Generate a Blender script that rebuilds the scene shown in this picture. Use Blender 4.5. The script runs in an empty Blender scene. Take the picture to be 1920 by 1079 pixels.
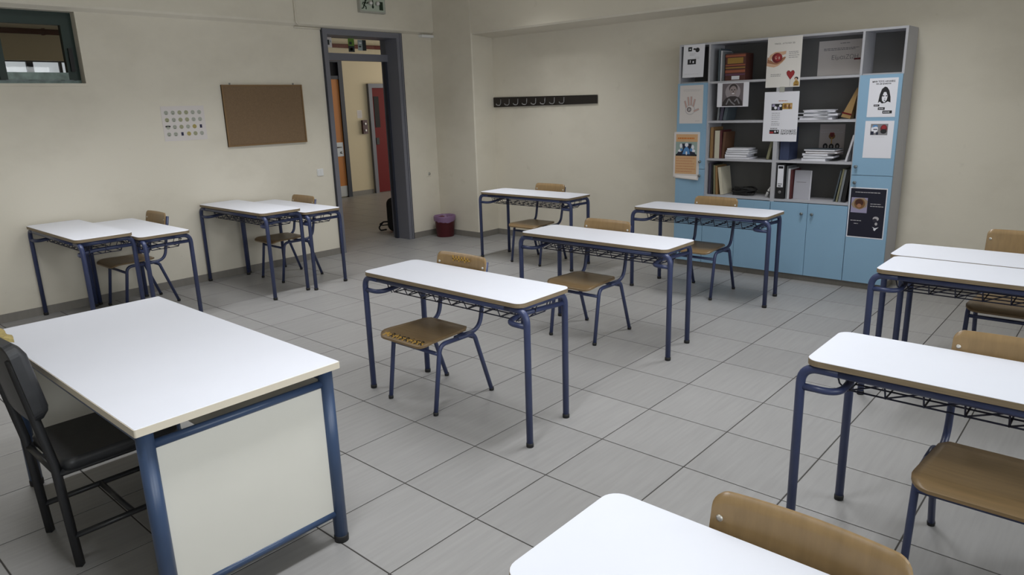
import bpy, bmesh, math, random
from mathutils import Vector, Matrix
random.seed(7)
scene = bpy.context.scene
col = scene.collection

# ------------------------------------------------------------------ camera
FPX = 1320.57
YAW, PITCH, ROLL = -0.7320, 0.2539, -0.0311
cam_data = bpy.data.cameras.new('camera')
cam_data.sensor_width = 36.0
cam_data.lens = FPX / 1920.0 * 36.0
cam_data.clip_start = 0.05
cam = bpy.data.objects.new('camera', cam_data)
col.objects.link(cam)
fw = Vector((math.sin(YAW) * math.cos(PITCH), math.cos(YAW) * math.cos(PITCH), -math.sin(PITCH)))
rt = Vector((math.cos(YAW), -math.sin(YAW), 0))
up = rt.cross(fw)
r2 = math.cos(ROLL) * rt + math.sin(ROLL) * up
u2 = -math.sin(ROLL) * rt + math.cos(ROLL) * up
m3 = Matrix((r2, u2, -fw)).transposed()
cam.matrix_world = Matrix.Translation((3.1824, -2.2278, 1.6315)) @ m3.to_4x4()
scene.camera = cam

# ------------------------------------------------------------------ world, light, exposure
world = bpy.data.worlds.new('world')
scene.world = world
world.use_nodes = True
bg = world.node_tree.nodes['Background']
bg.inputs[0].default_value = (0.80, 0.90, 1.0, 1)
bg.inputs[1].default_value = 1.0

def area_light(name, loc, direction, sx, sy, power, color):
    d = bpy.data.lights.new(name, 'AREA')
    d.shape = 'RECTANGLE'; d.size = sx; d.size_y = sy
    d.energy = power; d.color = color
    o = bpy.data.objects.new(name, d)
    col.objects.link(o)
    o.location = loc
    o.rotation_euler = Vector(direction).to_track_quat('-Z', 'Y').to_euler()
    return o

RIGHT_X = 4.05          # wall with the classroom windows
WIN_Y = [-2.95, -0.75, 1.45]
WIN_W, WIN_Z0, WIN_Z1 = 1.75, 0.95, 2.60
for wy in WIN_Y:        # daylight entering through each window of the wall opposite the door
    area_light('window_daylight', (RIGHT_X + 0.45, wy, (WIN_Z0 + WIN_Z1) / 2 + 0.1), (-1, 0, -0.18), 1.65, 1.6, 64, (0.96, 0.98, 1.0))
LAMPS = [(x, y) for y in (-1.15, 0.9, 2.9) for x in (-1.9, 1.5)]
for (lx_, ly_) in LAMPS:   # fluorescent ceiling lamps, fixtures further down
    area_light('ceiling_lamp_light', (lx_, ly_, 3.065), (0, 0, -1), 0.26, 1.15, 26, (0.97, 0.985, 1.0)).data.spread = math.radians(112)
area_light('corridor_fill', (-6.2, 10.8, 1.9), (0, -1, 0), 3.2, 2.2, 185, (1.0, 0.92, 0.80))  # added fill light before the closed corridor end, brightens the walls evenly

vs = scene.view_settings
vs.view_transform = 'Standard'
vs.look = 'None'
vs.gamma = 1.0
vs.use_curve_mapping = False
vs.exposure = -0.45

# ------------------------------------------------------------------ helpers
def lin(c):
    def f(u):
        u /= 255.0
        return u / 12.92 if u <= 0.04045 else ((u + 0.055) / 1.055) ** 2.4
    return (f(c[0]), f(c[1]), f(c[2]), 1.0)

def mat(name, rgb, rough=0.5, metal=0.0, spec=0.5, var=0.0, scale=(8, 8, 8), space='Object', detail=4, rand=0.0, bump=0.0, coat=0.0):
    m = bpy.data.materials.new(name)
    m.use_nodes = True
    nt = m.node_tree
    b = nt.nodes['Principled BSDF']
    b.inputs['Base Color'].default_value = lin(rgb)
    b.inputs['Roughness'].default_value = rough
    b.inputs['Metallic'].default_value = metal
    b.inputs['Specular IOR Level'].default_value = spec
    b.inputs['Coat Weight'].default_value = coat
    if var or rand or bump:
        if space == 'World':
            tc = nt.nodes.new('ShaderNodeNewGeometry'); out = tc.outputs['Position']
        else:
            tc = nt.nodes.new('ShaderNodeTexCoord'); out = tc.outputs['Object']
        mp = nt.nodes.new('ShaderNodeMapping'); mp.inputs['Scale'].default_value = scale
        nz = nt.nodes.new('ShaderNodeTexNoise'); nz.inputs['Detail'].default_value = detail; nz.inputs['Scale'].default_value = 1.0
        nt.links.new(out, mp.inputs[0]); nt.links.new(mp.outputs[0], nz.inputs['Vector'])
        mr = nt.nodes.new('ShaderNodeMapRange')
        mr.inputs[1].default_value = 0.3; mr.inputs[2].default_value = 0.7
        mr.inputs[3].default_value = 1 - var; mr.inputs[4].default_value = 1 + var * 0.6
        nt.links.new(nz.outputs[0], mr.inputs[0])
        val = mr.outputs[0]
        if rand:
            oi = nt.nodes.new('ShaderNodeObjectInfo')
            m2 = nt.nodes.new('ShaderNodeMapRange'); m2.inputs[3].default_value = 1 - rand; m2.inputs[4].default_value = 1 + rand
            nt.links.new(oi.outputs['Random'], m2.inputs[0])
            mu = nt.nodes.new('ShaderNodeMath'); mu.operation = 'MULTIPLY'
            nt.links.new(val, mu.inputs[0]); nt.links.new(m2.outputs[0], mu.inputs[1]); val = mu.outputs[0]
        mx = nt.nodes.new('ShaderNodeVectorMath'); mx.operation = 'SCALE'
        mx.inputs[0].default_value = lin(rgb)[:3]
        nt.links.new(val, mx.inputs['Scale']); nt.links.new(mx.outputs[0], b.inputs['Base Color'])
        if bump:
            bp = nt.nodes.new('ShaderNodeBump'); bp.inputs['Strength'].default_value = bump; bp.inputs['Distance'].default_value = 0.004
            nt.links.new(nz.outputs[0], bp.inputs['Height']); nt.links.new(bp.outputs[0], b.inputs['Normal'])
    return m

def glass_mat(name, tint, refl):
    m = bpy.data.materials.new(name); m.use_nodes = True
    nt = m.node_tree; nt.nodes.clear()
    o = nt.nodes.new('ShaderNodeOutputMaterial'); t = nt.nodes.new('ShaderNodeBsdfTransparent'); g = nt.nodes.new('ShaderNodeBsdfGlossy')
    x = nt.nodes.new('ShaderNodeMixShader')
    t.inputs[0].default_value = tint; g.inputs['Roughness'].default_value = 0.02
    x.inputs[0].default_value = refl
    nt.links.new(t.outputs[0], x.inputs[1]); nt.links.new(g.outputs[0], x.inputs[2]); nt.links.new(x.outputs[0], o.inputs[0])
    return m

def emit_mat(name, rgb, s):
    m = bpy.data.materials.new(name); m.use_nodes = True
    b = m.node_tree.nodes['Principled BSDF']
    b.inputs['Base Color'].default_value = lin(rgb)
    b.inputs['Emission Color'].default_value = lin(rgb); b.inputs['Emission Strength'].default_value = s
    return m

def wall_mat(name, rgb, stain_rgb, amount):
    """painted plaster with rubbed grey smudges and small scuffs"""
    m = mat(name, rgb, rough=0.62, spec=0.35)
    nt = m.node_tree; b = nt.nodes['Principled BSDF']
    g = nt.nodes.new('ShaderNodeNewGeometry')
    def noise(scale, lo, hi, a, bb, detail=5, rough=0.6):
        mp = nt.nodes.new('ShaderNodeMapping'); mp.inputs['Scale'].default_value = scale
        n = nt.nodes.new('ShaderNodeTexNoise'); n.inputs['Scale'].default_value = 1; n.inputs['Detail'].default_value = detail; n.inputs['Roughness'].default_value = rough
        r = nt.nodes.new('ShaderNodeMapRange'); r.inputs[1].default_value = lo; r.inputs[2].default_value = hi; r.inputs[3].default_value = a; r.inputs[4].default_value = bb
        nt.links.new(g.outputs['Position'], mp.inputs[0]); nt.links.new(mp.outputs[0], n.inputs['Vector']); nt.links.new(n.outputs[0], r.inputs[0])
        return r.outputs[0], n.outputs[0]
    a1, _ = noise((0.9, 0.9, 1.3), 0.48, 0.78, 0, amount)
    a2, _ = noise((7, 7, 5), 0.66, 0.80, 0, amount * 0.9)
    fine, nf = noise((60, 60, 60), 0.3, 0.7, 0, 1)
    ad = nt.nodes.new('ShaderNodeMath'); ad.operation = 'MAXIMUM'
    nt.links.new(a1, ad.inputs[0]); nt.links.new(a2, ad.inputs[1])
    mx = nt.nodes.new('ShaderNodeMix'); mx.data_type = 'RGBA'
    mx.inputs['A'].default_value = lin(rgb); mx.inputs['B'].default_value = lin(stain_rgb)
    nt.links.new(ad.outputs[0], mx.inputs['Factor']); nt.links.new(mx.outputs['Result'], b.inputs['Base Color'])
    bp = nt.nodes.new('ShaderNodeBump'); bp.inputs['Strength'].default_value = 0.12; bp.inputs['Distance'].default_value = 0.004
    nt.links.new(nf, bp.inputs['Height']); nt.links.new(bp.outputs[0], b.inputs['Normal'])
    return m

M = {}
M['wall'] = wall_mat('cream_plaster', (220, 214, 200), (190, 183, 168), 0.5)
M['hall_wall'] = mat('corridor_plaster', (206, 192, 162), 0.7)
M['ceiling'] = mat('ceiling_paint', (196, 190, 172), 0.8)
M['tile'] = mat('grey_floor_tile', (143, 142, 142), 0.42, spec=0.45, var=0.075, scale=(46, 3.0, 1), space='World', detail=3, rand=0.045)
M['grout'] = mat('dark_grout', (58, 55, 53), 0.9)
M['skirting'] = mat('skirting_tile', (128, 124, 118), 0.5, var=0.06, scale=(30, 30, 4))
M['laminate'] = mat('white_laminate', (220, 223, 234), 0.38, spec=0.5, var=0.015, scale=(3, 3, 3))
M['ply_edge'] = mat('plywood_edge', (134, 118, 94), 0.6, var=0.22, scale=(6, 6, 160), detail=2)
M['navy'] = mat('navy_painted_steel', (56, 65, 100), 0.36, spec=0.5, var=0.06, scale=(20, 20, 20))
M['wire'] = mat('navy_wire', (38, 42, 66), 0.4)
M['rubber'] = mat('black_rubber', (28, 28, 30), 0.7)
M['ply'] = mat('plywood_veneer', (141, 116, 81), 0.36, var=0.13, scale=(55, 55, 3.0), detail=3, rand=0.05)
M['ply_seat'] = mat('plywood_seat_veneer', (126, 104, 74), 0.38, var=0.14, scale=(4, 60, 60), detail=3, rand=0.05)
M['rivet'] = mat('rivet_metal', (215, 212, 205), 0.35, metal=0.6)
M['scrawl_dark'] = mat('black_marker', (26, 22, 18), 0.6)
M['scrawl_gold'] = mat('yellow_marker', (176, 138, 54), 0.6)
M['desk_edge'] = mat('beige_edge_band', (212, 203, 186), 0.5)
M['desk_panel'] = mat('off_white_panel', (214, 212, 204), 0.5, var=0.02, scale=(4, 4, 4))
M['teacher_blue'] = mat('slate_blue_steel', (54, 72, 102), 0.33, spec=0.5, var=0.05, scale=(12, 12, 12))
M['chair_frame'] = mat('charcoal_steel', (44, 45, 48), 0.4, spec=0.5)
M['vinyl'] = mat('dark_grey_vinyl', (48, 49, 52), 0.42, spec=0.5, var=0.1, scale=(30, 30, 30), bump=0.15)
M['foam'] = mat('yellow_foam', (170, 152, 98), 0.95, var=0.2, scale=(60, 60, 60))
M['door_frame'] = mat('slate_grey_metal', (112, 113, 122), 0.45, spec=0.4)
M['gasket'] = mat('dark_blue_grey', (40, 44, 56), 0.5)
M['green_frame'] = mat('dark_green_aluminium', (26, 46, 40), 0.45, spec=0.4)
M['green_lit'] = mat('lit_green_aluminium', (120, 142, 136), 0.35, var=0.35, scale=(14, 14, 14))  # light reflected by the bottom rails, painted in as a paler mottled green
M['glass'] = glass_mat('window_glass', (0.82, 0.82, 0.80, 1), 0.035)
M['clear_glass'] = glass_mat('clear_glass', (0.94, 0.95, 0.95, 1), 0.05)
M['sky_pane'] = emit_mat('daylit_pane', (232, 240, 250), 0.9)
M['diffuser'] = emit_mat('lamp_diffuser', (255, 252, 245), 3.0)
M['cork'] = mat('cork_sheet', (122, 100, 76), 0.9, var=0.12, scale=(90, 90, 90), detail=6)
M['cork_frame'] = mat('brown_wood_frame', (128, 100, 66), 0.55)
M['plastic_white'] = mat('white_plastic', (226, 226, 226), 0.4)
M['plastic_grey'] = mat('grey_plastic', (168, 168, 160), 0.5)
M['hook_board'] = mat('black_brown_board', (34, 29, 26), 0.5)
M['hook'] = mat('brushed_steel', (150, 150, 152), 0.35, metal=0.7)
M['bin'] = mat('dark_red_plastic', (92, 26, 34), 0.45)
M['bin_bag'] = mat('purple_bin_bag', (128, 98, 132), 0.45)
M['orange'] = mat('orange_door', (192, 120, 46), 0.45)
M['red'] = mat('dark_red_door', (104, 26, 28), 0.65, spec=0.2)
M['steel'] = mat('door_steel', (190, 188, 184), 0.35, metal=0.5)
M['black'] = mat('matt_black', (18, 18, 20), 0.6)
M['hall_glass'] = mat('dark_door_glass', (20, 18, 20), 0.6, spec=0.2)
M['pipe_red'] = mat('brown_red_pipe', (88, 44, 36), 0.85, spec=0.1)
M['panel_dark'] = mat('maroon_box', (70, 34, 34), 0.4)
M['bag'] = mat('black_fabric', (22, 22, 25), 0.85)
M['carcass'] = mat('grey_melamine', (178, 178, 184), 0.5)
M['carcass_dark'] = mat('dark_grey_backboard', (104, 104, 104), 0.6)
M['blue'] = mat('sky_blue_melamine', (138, 174, 202), 0.45, var=0.02, scale=(5, 5, 5))
M['knob'] = mat('chrome_knob', (130, 140, 146), 0.25, metal=0.7)
M['paper'] = mat('white_paper', (226, 226, 234), 0.7)
M['paper_warm'] = mat('off_white_paper', (214, 208, 206), 0.7)
M['ink'] = mat('black_ink', (30, 30, 34), 0.7)
M['ink_grey'] = mat('grey_ink', (128, 126, 130), 0.7)
M['ink_pale'] = mat('pale_grey_ink', (178, 174, 178), 0.7)

def color(key, rgb, rough=0.6):
    if key not in M:
        M[key] = mat(key, rgb, rough)
    return M[key]

class MB:
    def __init__(self):
        self.v = []; self.f = []; self.m = []; self.s = []
    def face(self, idx, m=0, smooth=False):
        self.f.append(tuple(idx)); self.m.append(m); self.s.append(smooth)
    def box(self, x0, x1, y0, y1, z0, z1, m=0, mtx=None):
        b = len(self.v)
        for z in (z0, z1):
            for (x, y) in ((x0, y0), (x1, y0), (x1, y1), (x0, y1)):
                p = Vector((x, y, z))
                self.v.append(mtx @ p if mtx else p)
        for q in ((3, 2, 1, 0), (4, 5, 6, 7), (0, 1, 5, 4), (1, 2, 6, 5), (2, 3, 7, 6), (3, 0, 4, 7)):
            self.face([b + i for i in q], m)
        return self
    def prism(self, poly, z0, z1, m=0, mtx=None, smooth=False, ch=0.0):
        """outline in (x, y) raised from z0 to z1, optionally with a small chamfer on the top edge"""
        n = len(poly); b = len(self.v)
        rings = [(0.0, z0), (0.0, z1 - ch), (ch, z1)] if ch else [(0.0, z0), (0.0, z1)]
        cx = sum(p[0] for p in poly) / n; cy = sum(p[1] for p in poly) / n
        for (ins, z) in rings:
            for (x, y) in poly:
                dx, dy = cx - x, cy - y
                L = math.hypot(dx, dy) or 1
                p = Vector((x + dx / L * ins, y + dy / L * ins, z))
                self.v.append(mtx @ p if mtx else p)
        for r in range(len(rings) - 1):
            for i in range(n):
                j = (i + 1) % n
                self.face((b + r * n + i, b + r * n + j, b + (r + 1) * n + j, b + (r + 1) * n + i), m, smooth)
        self.face([b + i for i in reversed(range(n))], m)
        self.face([b + (len(rings) - 1) * n + i for i in range(n)], m)
        return self
    def tube(self, pts, r, seg=10, m=0, closed=False):
        pts = [Vector(p) for p in pts]
        n = len(pts); b = len(self.v)
        tang = []
        for i in range(n):
            a = pts[i - 1] if i > 0 else (pts[-1] if closed else pts[0])
            c = pts[i + 1] if i < n - 1 else (pts[0] if closed else pts[-1])
            tang.append((c - a).normalized())
        t0 = tang[0]
        ref = Vector((0, 0, 1)) if abs(t0.z) < 0.9 else Vector((1, 0, 0))
        nrm = (ref - t0 * ref.dot(t0)).normalized()
        for i in range(n):
            if i:
                nrm = (nrm - tang[i] * nrm.dot(tang[i])).normalized()
            bi = tang[i].cross(nrm)
            rr = r[i] if isinstance(r, (list, tuple)) else r
            for k in range(seg):
                a = 2 * math.pi * k / seg
                self.v.append(pts[i] + (nrm * math.cos(a) + bi * math.sin(a)) * rr)
        rng = n if closed else n - 1
        for i in range(rng):
            i2 = (i + 1) % n
            for k in range(seg):
                k2 = (k + 1) % seg
                self.face((b + i * seg + k, b + i * seg + k2, b + i2 * seg + k2, b + i2 * seg + k), m, True)
        if not closed:
            self.face([b + k for k in reversed(range(seg))], m)
            self.face([b + (n - 1) * seg + k for k in range(seg)], m)
        return self
    def lathe(self, prof, c=(0, 0, 0), seg=24, m=0, mtx=None, smooth=True):
        b = len(self.v)
        for (r, z) in prof:
            for k in range(seg):
                a = 2 * math.pi * k / seg
                p = Vector((c[0] + r * math.cos(a), c[1] + r * math.sin(a), c[2] + z))
                self.v.append(mtx @ p if mtx else p)
        for i in range(len(prof) - 1):
            for k in range(seg):
                k2 = (k + 1) % seg
                self.face((b + i * seg + k, b + i * seg + k2, b + (i + 1) * seg + k2, b + (i + 1) * seg + k), m, smooth)
        if prof[0][0] > 1e-5: self.face([b + k for k in reversed(range(seg))], m)
        if prof[-1][0] > 1e-5: self.face([b + (len(prof) - 1) * seg + k for k in range(seg)], m)
        return self
    def plate(self, nx, ny, P, N, th, m=0):
        """curved sheet: P(u, v) is its lower surface, N(u, v) its thickness direction"""
        b = len(self.v)
        for layer in (0, 1):
            for i in range(nx + 1):
                for j in range(ny + 1):
                    u, v = i / nx, j / ny
                    self.v.append(Vector(P(u, v)) + Vector(N(u, v)) * th * layer)
        def id_(l, i, j): return b + l * (nx + 1) * (ny + 1) + i * (ny + 1) + j
        for i in range(nx):
            for j in range(ny):
                self.face((id_(0, i, j), id_(0, i, j + 1), id_(0, i + 1, j + 1), id_(0, i + 1, j)), m, True)
                self.face((id_(1, i, j), id_(1, i + 1, j), id_(1, i + 1, j + 1), id_(1, i, j + 1)), m, True)
        for i in range(nx):
            for j in (0, ny):
                self.face((id_(0, i, j), id_(0, i + 1, j), id_(1, i + 1, j), id_(1, i, j)), m)
        for j in range(ny):
            for i in (0, nx):
                self.face((id_(0, i, j), id_(0, i, j + 1), id_(1, i, j + 1), id_(1, i, j)), m)
        return self
    def build(self, name, mats, parent=None, loc=(0, 0, 0), rz=0.0):
        me = bpy.data.meshes.new(name)
        me.from_pydata([tuple(p) for p in self.v], [], self.f)
        if not isinstance(mats, (list, tuple)): mats = [mats]
        for mm in mats: me.materials.append(mm)
        me.polygons.foreach_set('material_index', self.m)
        me.polygons.foreach_set('use_smooth', self.s)
        bm = bmesh.new(); bm.from_mesh(me)
        bmesh.ops.recalc_face_normals(bm, faces=bm.faces)
        bm.to_mesh(me); bm.free(); me.update()
        o = bpy.data.objects.new(name, me)
        col.objects.link(o)
        o.parent = parent
        o.location = loc; o.rotation_euler = (0, 0, rz)
        return o

def fillet(pts, rads, n=6):
    """polyline with rounded corners"""
    out = [Vector(pts[0])]
    for i in range(1, len(pts) - 1):
        p, a, c = Vector(pts[i]), Vector(pts[i - 1]), Vector(pts[i + 1])
        r = rads if isinstance(rads, (int, float)) else rads[i - 1]
        d1, d2 = (a - p), (c - p)
        ang = d1.angle(d2)
        t = min(r / math.tan(ang / 2), d1.length * 0.49, d2.length * 0.49)
        s, e = p + d1.normalized() * t, p + d2.normalized() * t
        for k in range(n + 1):
            w = k / n
            out.append(s * (1 - w) ** 2 + p * 2 * w * (1 - w) + e * w ** 2)
    out.append(Vector(pts[-1]))
    return out

def rrect(x0, x1, y0, y1, r, n=6):
    out = []
    for (cx, cy, a0) in ((x1 - r, y0 + r, -90), (x1 - r, y1 - r, 0), (x0 + r, y1 - r, 90), (x0 + r, y0 + r, 180)):
        for k in range(n + 1):
            a = math.radians(a0 + 90 * k / n)
            out.append((cx + r * math.cos(a), cy + r * math.sin(a)))
    return out

def empty(name, loc=(0, 0, 0), rz=0.0):
    o = bpy.data.objects.new(name, None)
    o.empty_display_size = 0.1
    col.objects.link(o); o.location = loc; o.rotation_euler = (0, 0, rz)
    return o

def tag(o, label=None, cat=None, group=None, kind=None):
    if label: o['label'] = label
    if cat: o['category'] = cat
    if group: o['group'] = group
    if kind: o['kind'] = kind
    return o

def struct(name, mb, m, parent=None):
    o = mb.build(name, m, parent)
    if parent is None: o['kind'] = 'structure'
    return o

def children(o):
    return [c for c in bpy.data.objects if c.parent == o]

def copy_tree(o, parent=None, kids=None):
    c = o.copy(); col.objects.link(c); c.parent = parent
    for ch in children(o): copy_tree(ch, c)
    return c

XZ = Matrix.Rotation(math.radians(90), 4, 'X')      # prism outline (x, y) -> (x, z), extruded towards -y

# ------------------------------------------------------------------ the room
LX, LB = -3.74, -4.03          # classroom face and corridor face of the door wall
BY = 4.46                      # back wall
PY, PX = 4.10, -3.03           # face and side of the corner pier
FY = -4.40                     # wall behind the camera
CZ = 3.15
HX = -8.30                     # far wall of the corridor
DY0, DY1, DZ = 2.51, 3.575, 2.50   # doorway
WY0, WY1, WZ0, WZ1 = -1.10, 0.075, 1.92, 2.50   # high window

T = 0.45
# floor slab (grout) with one object per tile
floor = struct('floor', MB().box(LB, RIGHT_X + 0.3, FY - 0.3, BY + 0.3, -0.12, -0.0022), M['grout'])
tile_mesh = {}
def tile_at(x0, x1, y0, y1, parent):
    g = 0.0030
    w, d = round(x1 - x0 - 2 * g, 4), round(y1 - y0 - 2 * g, 4)
    if (w, d) not in tile_mesh:
        c = 0.0015
        mb = MB(); b = []
        for (ins, z) in ((0, -0.0022), (0, -0.0008), (c, 0.0)):
            for (x, y) in ((-w / 2 + ins, -d / 2 + ins), (w / 2 - ins, -d / 2 + ins), (w / 2 - ins, d / 2 - ins), (-w / 2 + ins, d / 2 - ins)):
                mb.v.append(Vector((x, y, z)))
        for r in (0, 1):
            for i in range(4):
                j = (i + 1) % 4
                mb.face((r * 4 + i, r * 4 + j, r * 4 + 4 + j, r * 4 + 4 + i))
        mb.face((8, 9, 10, 11))
        o = mb.build('tile', M['tile'], parent)
        tile_mesh[(w, d)] = o.data
    else:
        o = bpy.data.objects.new('tile', tile_mesh[(w, d)]); col.objects.link(o); o.parent = parent
    o.location = ((x0 + x1) / 2, (y0 + y1) / 2, 0)
    return o
far = MB()
def far_tile(x0, x1, y0, y1):
    g = 0.0030
    far.box(x0 + g, x1 - g, y0 + g, y1 - g, -0.0022, 0.0)
xs = [LX] + [i * T for i in range(-8, 10)]
xs = [x for x in xs if x < RIGHT_X - 0.02] + [RIGHT_X]
ys = [FY] + [j * T for j in range(-9, 10)] + [BY]
for i in range(len(xs) - 1):
    for j in range(len(ys) - 1):
        x0, x1, y0, y1 = xs[i], xs[i + 1], ys[j], ys[j + 1]
        if ys[j] >= -2.26 and xs[i] < 3.7 and not (x0 > 2.9 and y0 > 2.6):
            if y1 > PY and x1 <= -3.0:
                if x1 <= PX: y1 = PY
            if y1 - y0 > 0.01: tile_at(x0, x1, y0, y1, floor)
        else:
            far_tile(x0, x1, y0, y1)
ft = far.build('tile_field', M['tile'], floor); ft['kind'] = 'stuff'

hall_floor = struct('floor_corridor', MB().box(HX - 0.3, LB, -3.3, 11.3, -0.12, -0.0022), M['grout'])
hf = MB()
yy = [-3.15 + k * T for k in range(33)]
xx = [HX] + [LB - 0.27 - k * T for k in range(8, -1, -1)] + [LB]
for i in range(len(xx) - 1):
    for j in range(len(yy) - 1):
        hf.box(xx[i] + .002, xx[i + 1] - .002, yy[j] + .002, yy[j + 1] - .002, -0.0022, 0)
o = hf.build('tile_field', M['tile'], hall_floor); o['kind'] = 'stuff'
ds = MB()
for k in range(3):
    ds.box(LB + 0.002, LX - 0.002, DY0 + 0.04 + k * 0.33, DY0 + 0.04 + (k + 1) * 0.33 - 0.004, -0.0022, 0)
o = ds.build('threshold_tile', M['tile'], floor); o['kind'] = 'stuff'

struct('ceiling', MB().box(HX - 0.3, RIGHT_X + 0.3, FY - 0.3, 11.3, CZ, CZ + 0.1), M['ceiling'])

w = MB()     # door wall with the doorway and the high window cut out
w.box(LB, LX, FY - .3, WY0, 0, CZ)
w.box(LB, LX, WY0, WY1, 0, WZ0); w.box(LB, LX, WY0, WY1, WZ1, CZ)
w.box(LB, LX, WY1, DY0, 0, CZ)
w.box(LB, LX, DY0, DY1, DZ, CZ)
w.box(LB, LX, DY1, BY + .3, 0, CZ)
struct('wall_left', w, M['wall'])
struct('wall_back', MB().box(LX, RIGHT_X + 0.3, BY, BY + 0.3, 0, CZ), M['wall'])
struct('wall_pier', MB().prism([(LX, PY), (PX - 0.012, PY), (PX, PY + 0.012), (PX, BY), (LX, BY)], 0, CZ), M['wall'])
struct('wall_front', MB().box(LX, RIGHT_X + 0.3, FY - 0.3, FY, 0, CZ), M['wall'])
w = MB()
edges = [FY]
for c in WIN_Y: edges += [c - WIN_W / 2, c + WIN_W / 2]
edges.append(BY)
for k in range(len(edges) - 1):
    y0, y1 = edges[k], edges[k + 1]
    if k % 2 == 0: w.box(RIGHT_X, RIGHT_X + 0.25, y0, y1, 0, CZ)
    else:
        w.box(RIGHT_X, RIGHT_X + 0.25, y0, y1, 0, WIN_Z0); w.box(RIGHT_X, RIGHT_X + 0.25, y0, y1, WIN_Z1, CZ)
struct('wall_right', w, M['wall'])
# concrete beams under the ceiling
b1 = MB()
for y in (FY, PY - 0.002):
    for (x, z) in ((LX, CZ), (LX + 0.055, CZ), (LX + 0.055, 2.548), (LX + 0.046, 2.528), (LX, 2.502)): b1.v.append(Vector((x, y, z)))
for i in range(5):
    j = (i + 1) % 5
    b1.face((i, j, 5 + j, 5 + i))
b1.face(range(5)); b1.face(range(5, 10))
struct('trim_1', b1, M['wall'])
bm_ = MB()
prof = [(PY + 0.0, CZ), (PY + 0.0, 2.475), (PY + 0.015, 2.455), (BY, 2.430), (BY, CZ)]
b0 = len(bm_.v)
for x in (PX, RIGHT_X):
    for (y, z) in prof: bm_.v.append(Vector((x, y, z)))
n_ = len(prof)
for i in range(n_):
    j = (i + 1) % n_
    bm_.face((i, j, n_ + j, n_ + i))
bm_.face(range(n_)); bm_.face(range(n_, 2 * n_))
struct('trim_2', bm_, M['wall'])
# skirting
for nm, a in (('baseboard_left', [(LX, FY, LX + 0.010, DY0 - 0.03), (LX, DY1 + 0.03, LX + 0.010, PY)]),
              ('baseboard_back', [(LX + 0.010, PY - 0.010, PX + 0.010, PY), (PX, PY, PX + 0.010, BY - 0.010), (PX, BY - 0.010, RIGHT_X, BY)])):
    mb = MB()
    for (x0, y0, x1, y1) in a: mb.box(x0, x1, y0, y1, 0, 0.072)
    struct(nm, mb, M['skirting'])

# corridor shell
struct('wall_corridor', MB().box(HX - 0.3, HX, -3.3, 5.60, 0, 1.80).box(HX - 0.3, HX, -3.3, 5.60, 2.41, CZ).box(HX - 0.3, HX, 5.60, 11.3, 0, CZ)
       .box(HX - 0.3, HX, -3.3, 0.20, 1.8, 2.41).box(HX - 0.3, HX, 1.65, 5.60, 1.8, 2.41), M['hall_wall'])
struct('wall_corridor_end', MB().box(HX, LB, 11.0, 11.3, 0, CZ), M['hall_wall'])
struct('wall_corridor_start', MB().box(HX, LB, -3.3, -3.0, 0, CZ), M['hall_wall'])
struct('baseboard_corridor', MB().box(HX, HX + 0.012, 5.96, 6.50, 0, 0.085).box(HX, HX + 0.012, 7.62, 11.0, 0, 0.085).box(HX, HX + 0.012, -3.0, 4.9, 0, 0.085), M['skirting'])

# ------------------------------------------------------------------ doorway: metal frame lining the whole wall thickness, fixed light above
d1 = tag(empty('door_1', (0, 0, 0)), kind='structure')
FX = LX + 0.018
def bar(name, x0, x1, y0, y1, z0, z1, m='door_frame', parent=None):
    return MB().box(x0, x1, y0, y1, z0, z1).build(name, M[m], parent)
bar('jamb', LB - 0.01, FX, DY0, DY0 + 0.045, 0, DZ - 0.06, parent=d1)
bar('jamb', LB - 0.01, FX, DY1 - 0.045, DY1, 0, DZ - 0.06, parent=d1)
bar('header', LB - 0.01, FX, DY0, DY1, DZ - 0.06, DZ, parent=d1)
bar('architrave', LX, FX + 0.012, DY0 - 0.020, DY0, 0, DZ, parent=d1)
bar('architrave', LX, FX + 0.012, DY1, DY1 + 0.020, 0, DZ, parent=d1)
bar('sealing_strip', LX, FX + 0.013, DY0 - 0.028, DY0 - 0.020, 0, DZ, 'gasket', d1)
bar('sealing_strip', LX, FX + 0.013, DY1 + 0.020, DY1 + 0.028, 0, DZ, 'gasket', d1)
bar('transom_bar', LB + 0.06, LB + 0.12, DY0 + 0.045, DY1 - 0.045, 2.185, 2.265, parent=d1)
tp = bar('pane', LB + 0.085, LB + 0.091, DY0 + 0.045, DY1 - 0.045, 2.265, DZ - 0.06, 'clear_glass', d1)
bar('door_stop', LB + 0.05, LB + 0.10, DY1 - 0.075, DY1 - 0.045, 0, 2.185, 'gasket', d1)

# papers stuck on the glass above the door
def sticker(name, y0, y1, z0, z1, base, marks, label):
    o = empty(name, (LB + 0.0915, 0, 0))
    MB().box(0, 0.001, y0, y1, z0, z1).build('sheet', base, o)
    mb = MB(); ms = []
    for (a0, a1, b0, b1, mm) in marks:
        if mm not in ms: ms.append(mm)
        mb.box(0.001, 0.0016, y0 + (y1 - y0) * a0, y0 + (y1 - y0) * a1, z0 + (z1 - z0) * b0, z0 + (z1 - z0) * b1, ms.index(mm))
    mb.build('print', ms, o)
    tag(o, label, 'sticker')
DK = color('dark_print', (38, 44, 46)); GR = color('leaf_green', (96, 132, 52)); PG = color('pale_print', (150, 160, 160))
sticker('picture_sticker', 2.63, 2.76, 2.325, 2.435, M['paper_warm'], [(.28, .75, .25, .75, DK), (.1, .25, .2, .35, PG), (.8, .93, .5, .7, PG)], 'pale sticker with dark blot on the glass above the door')
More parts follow.
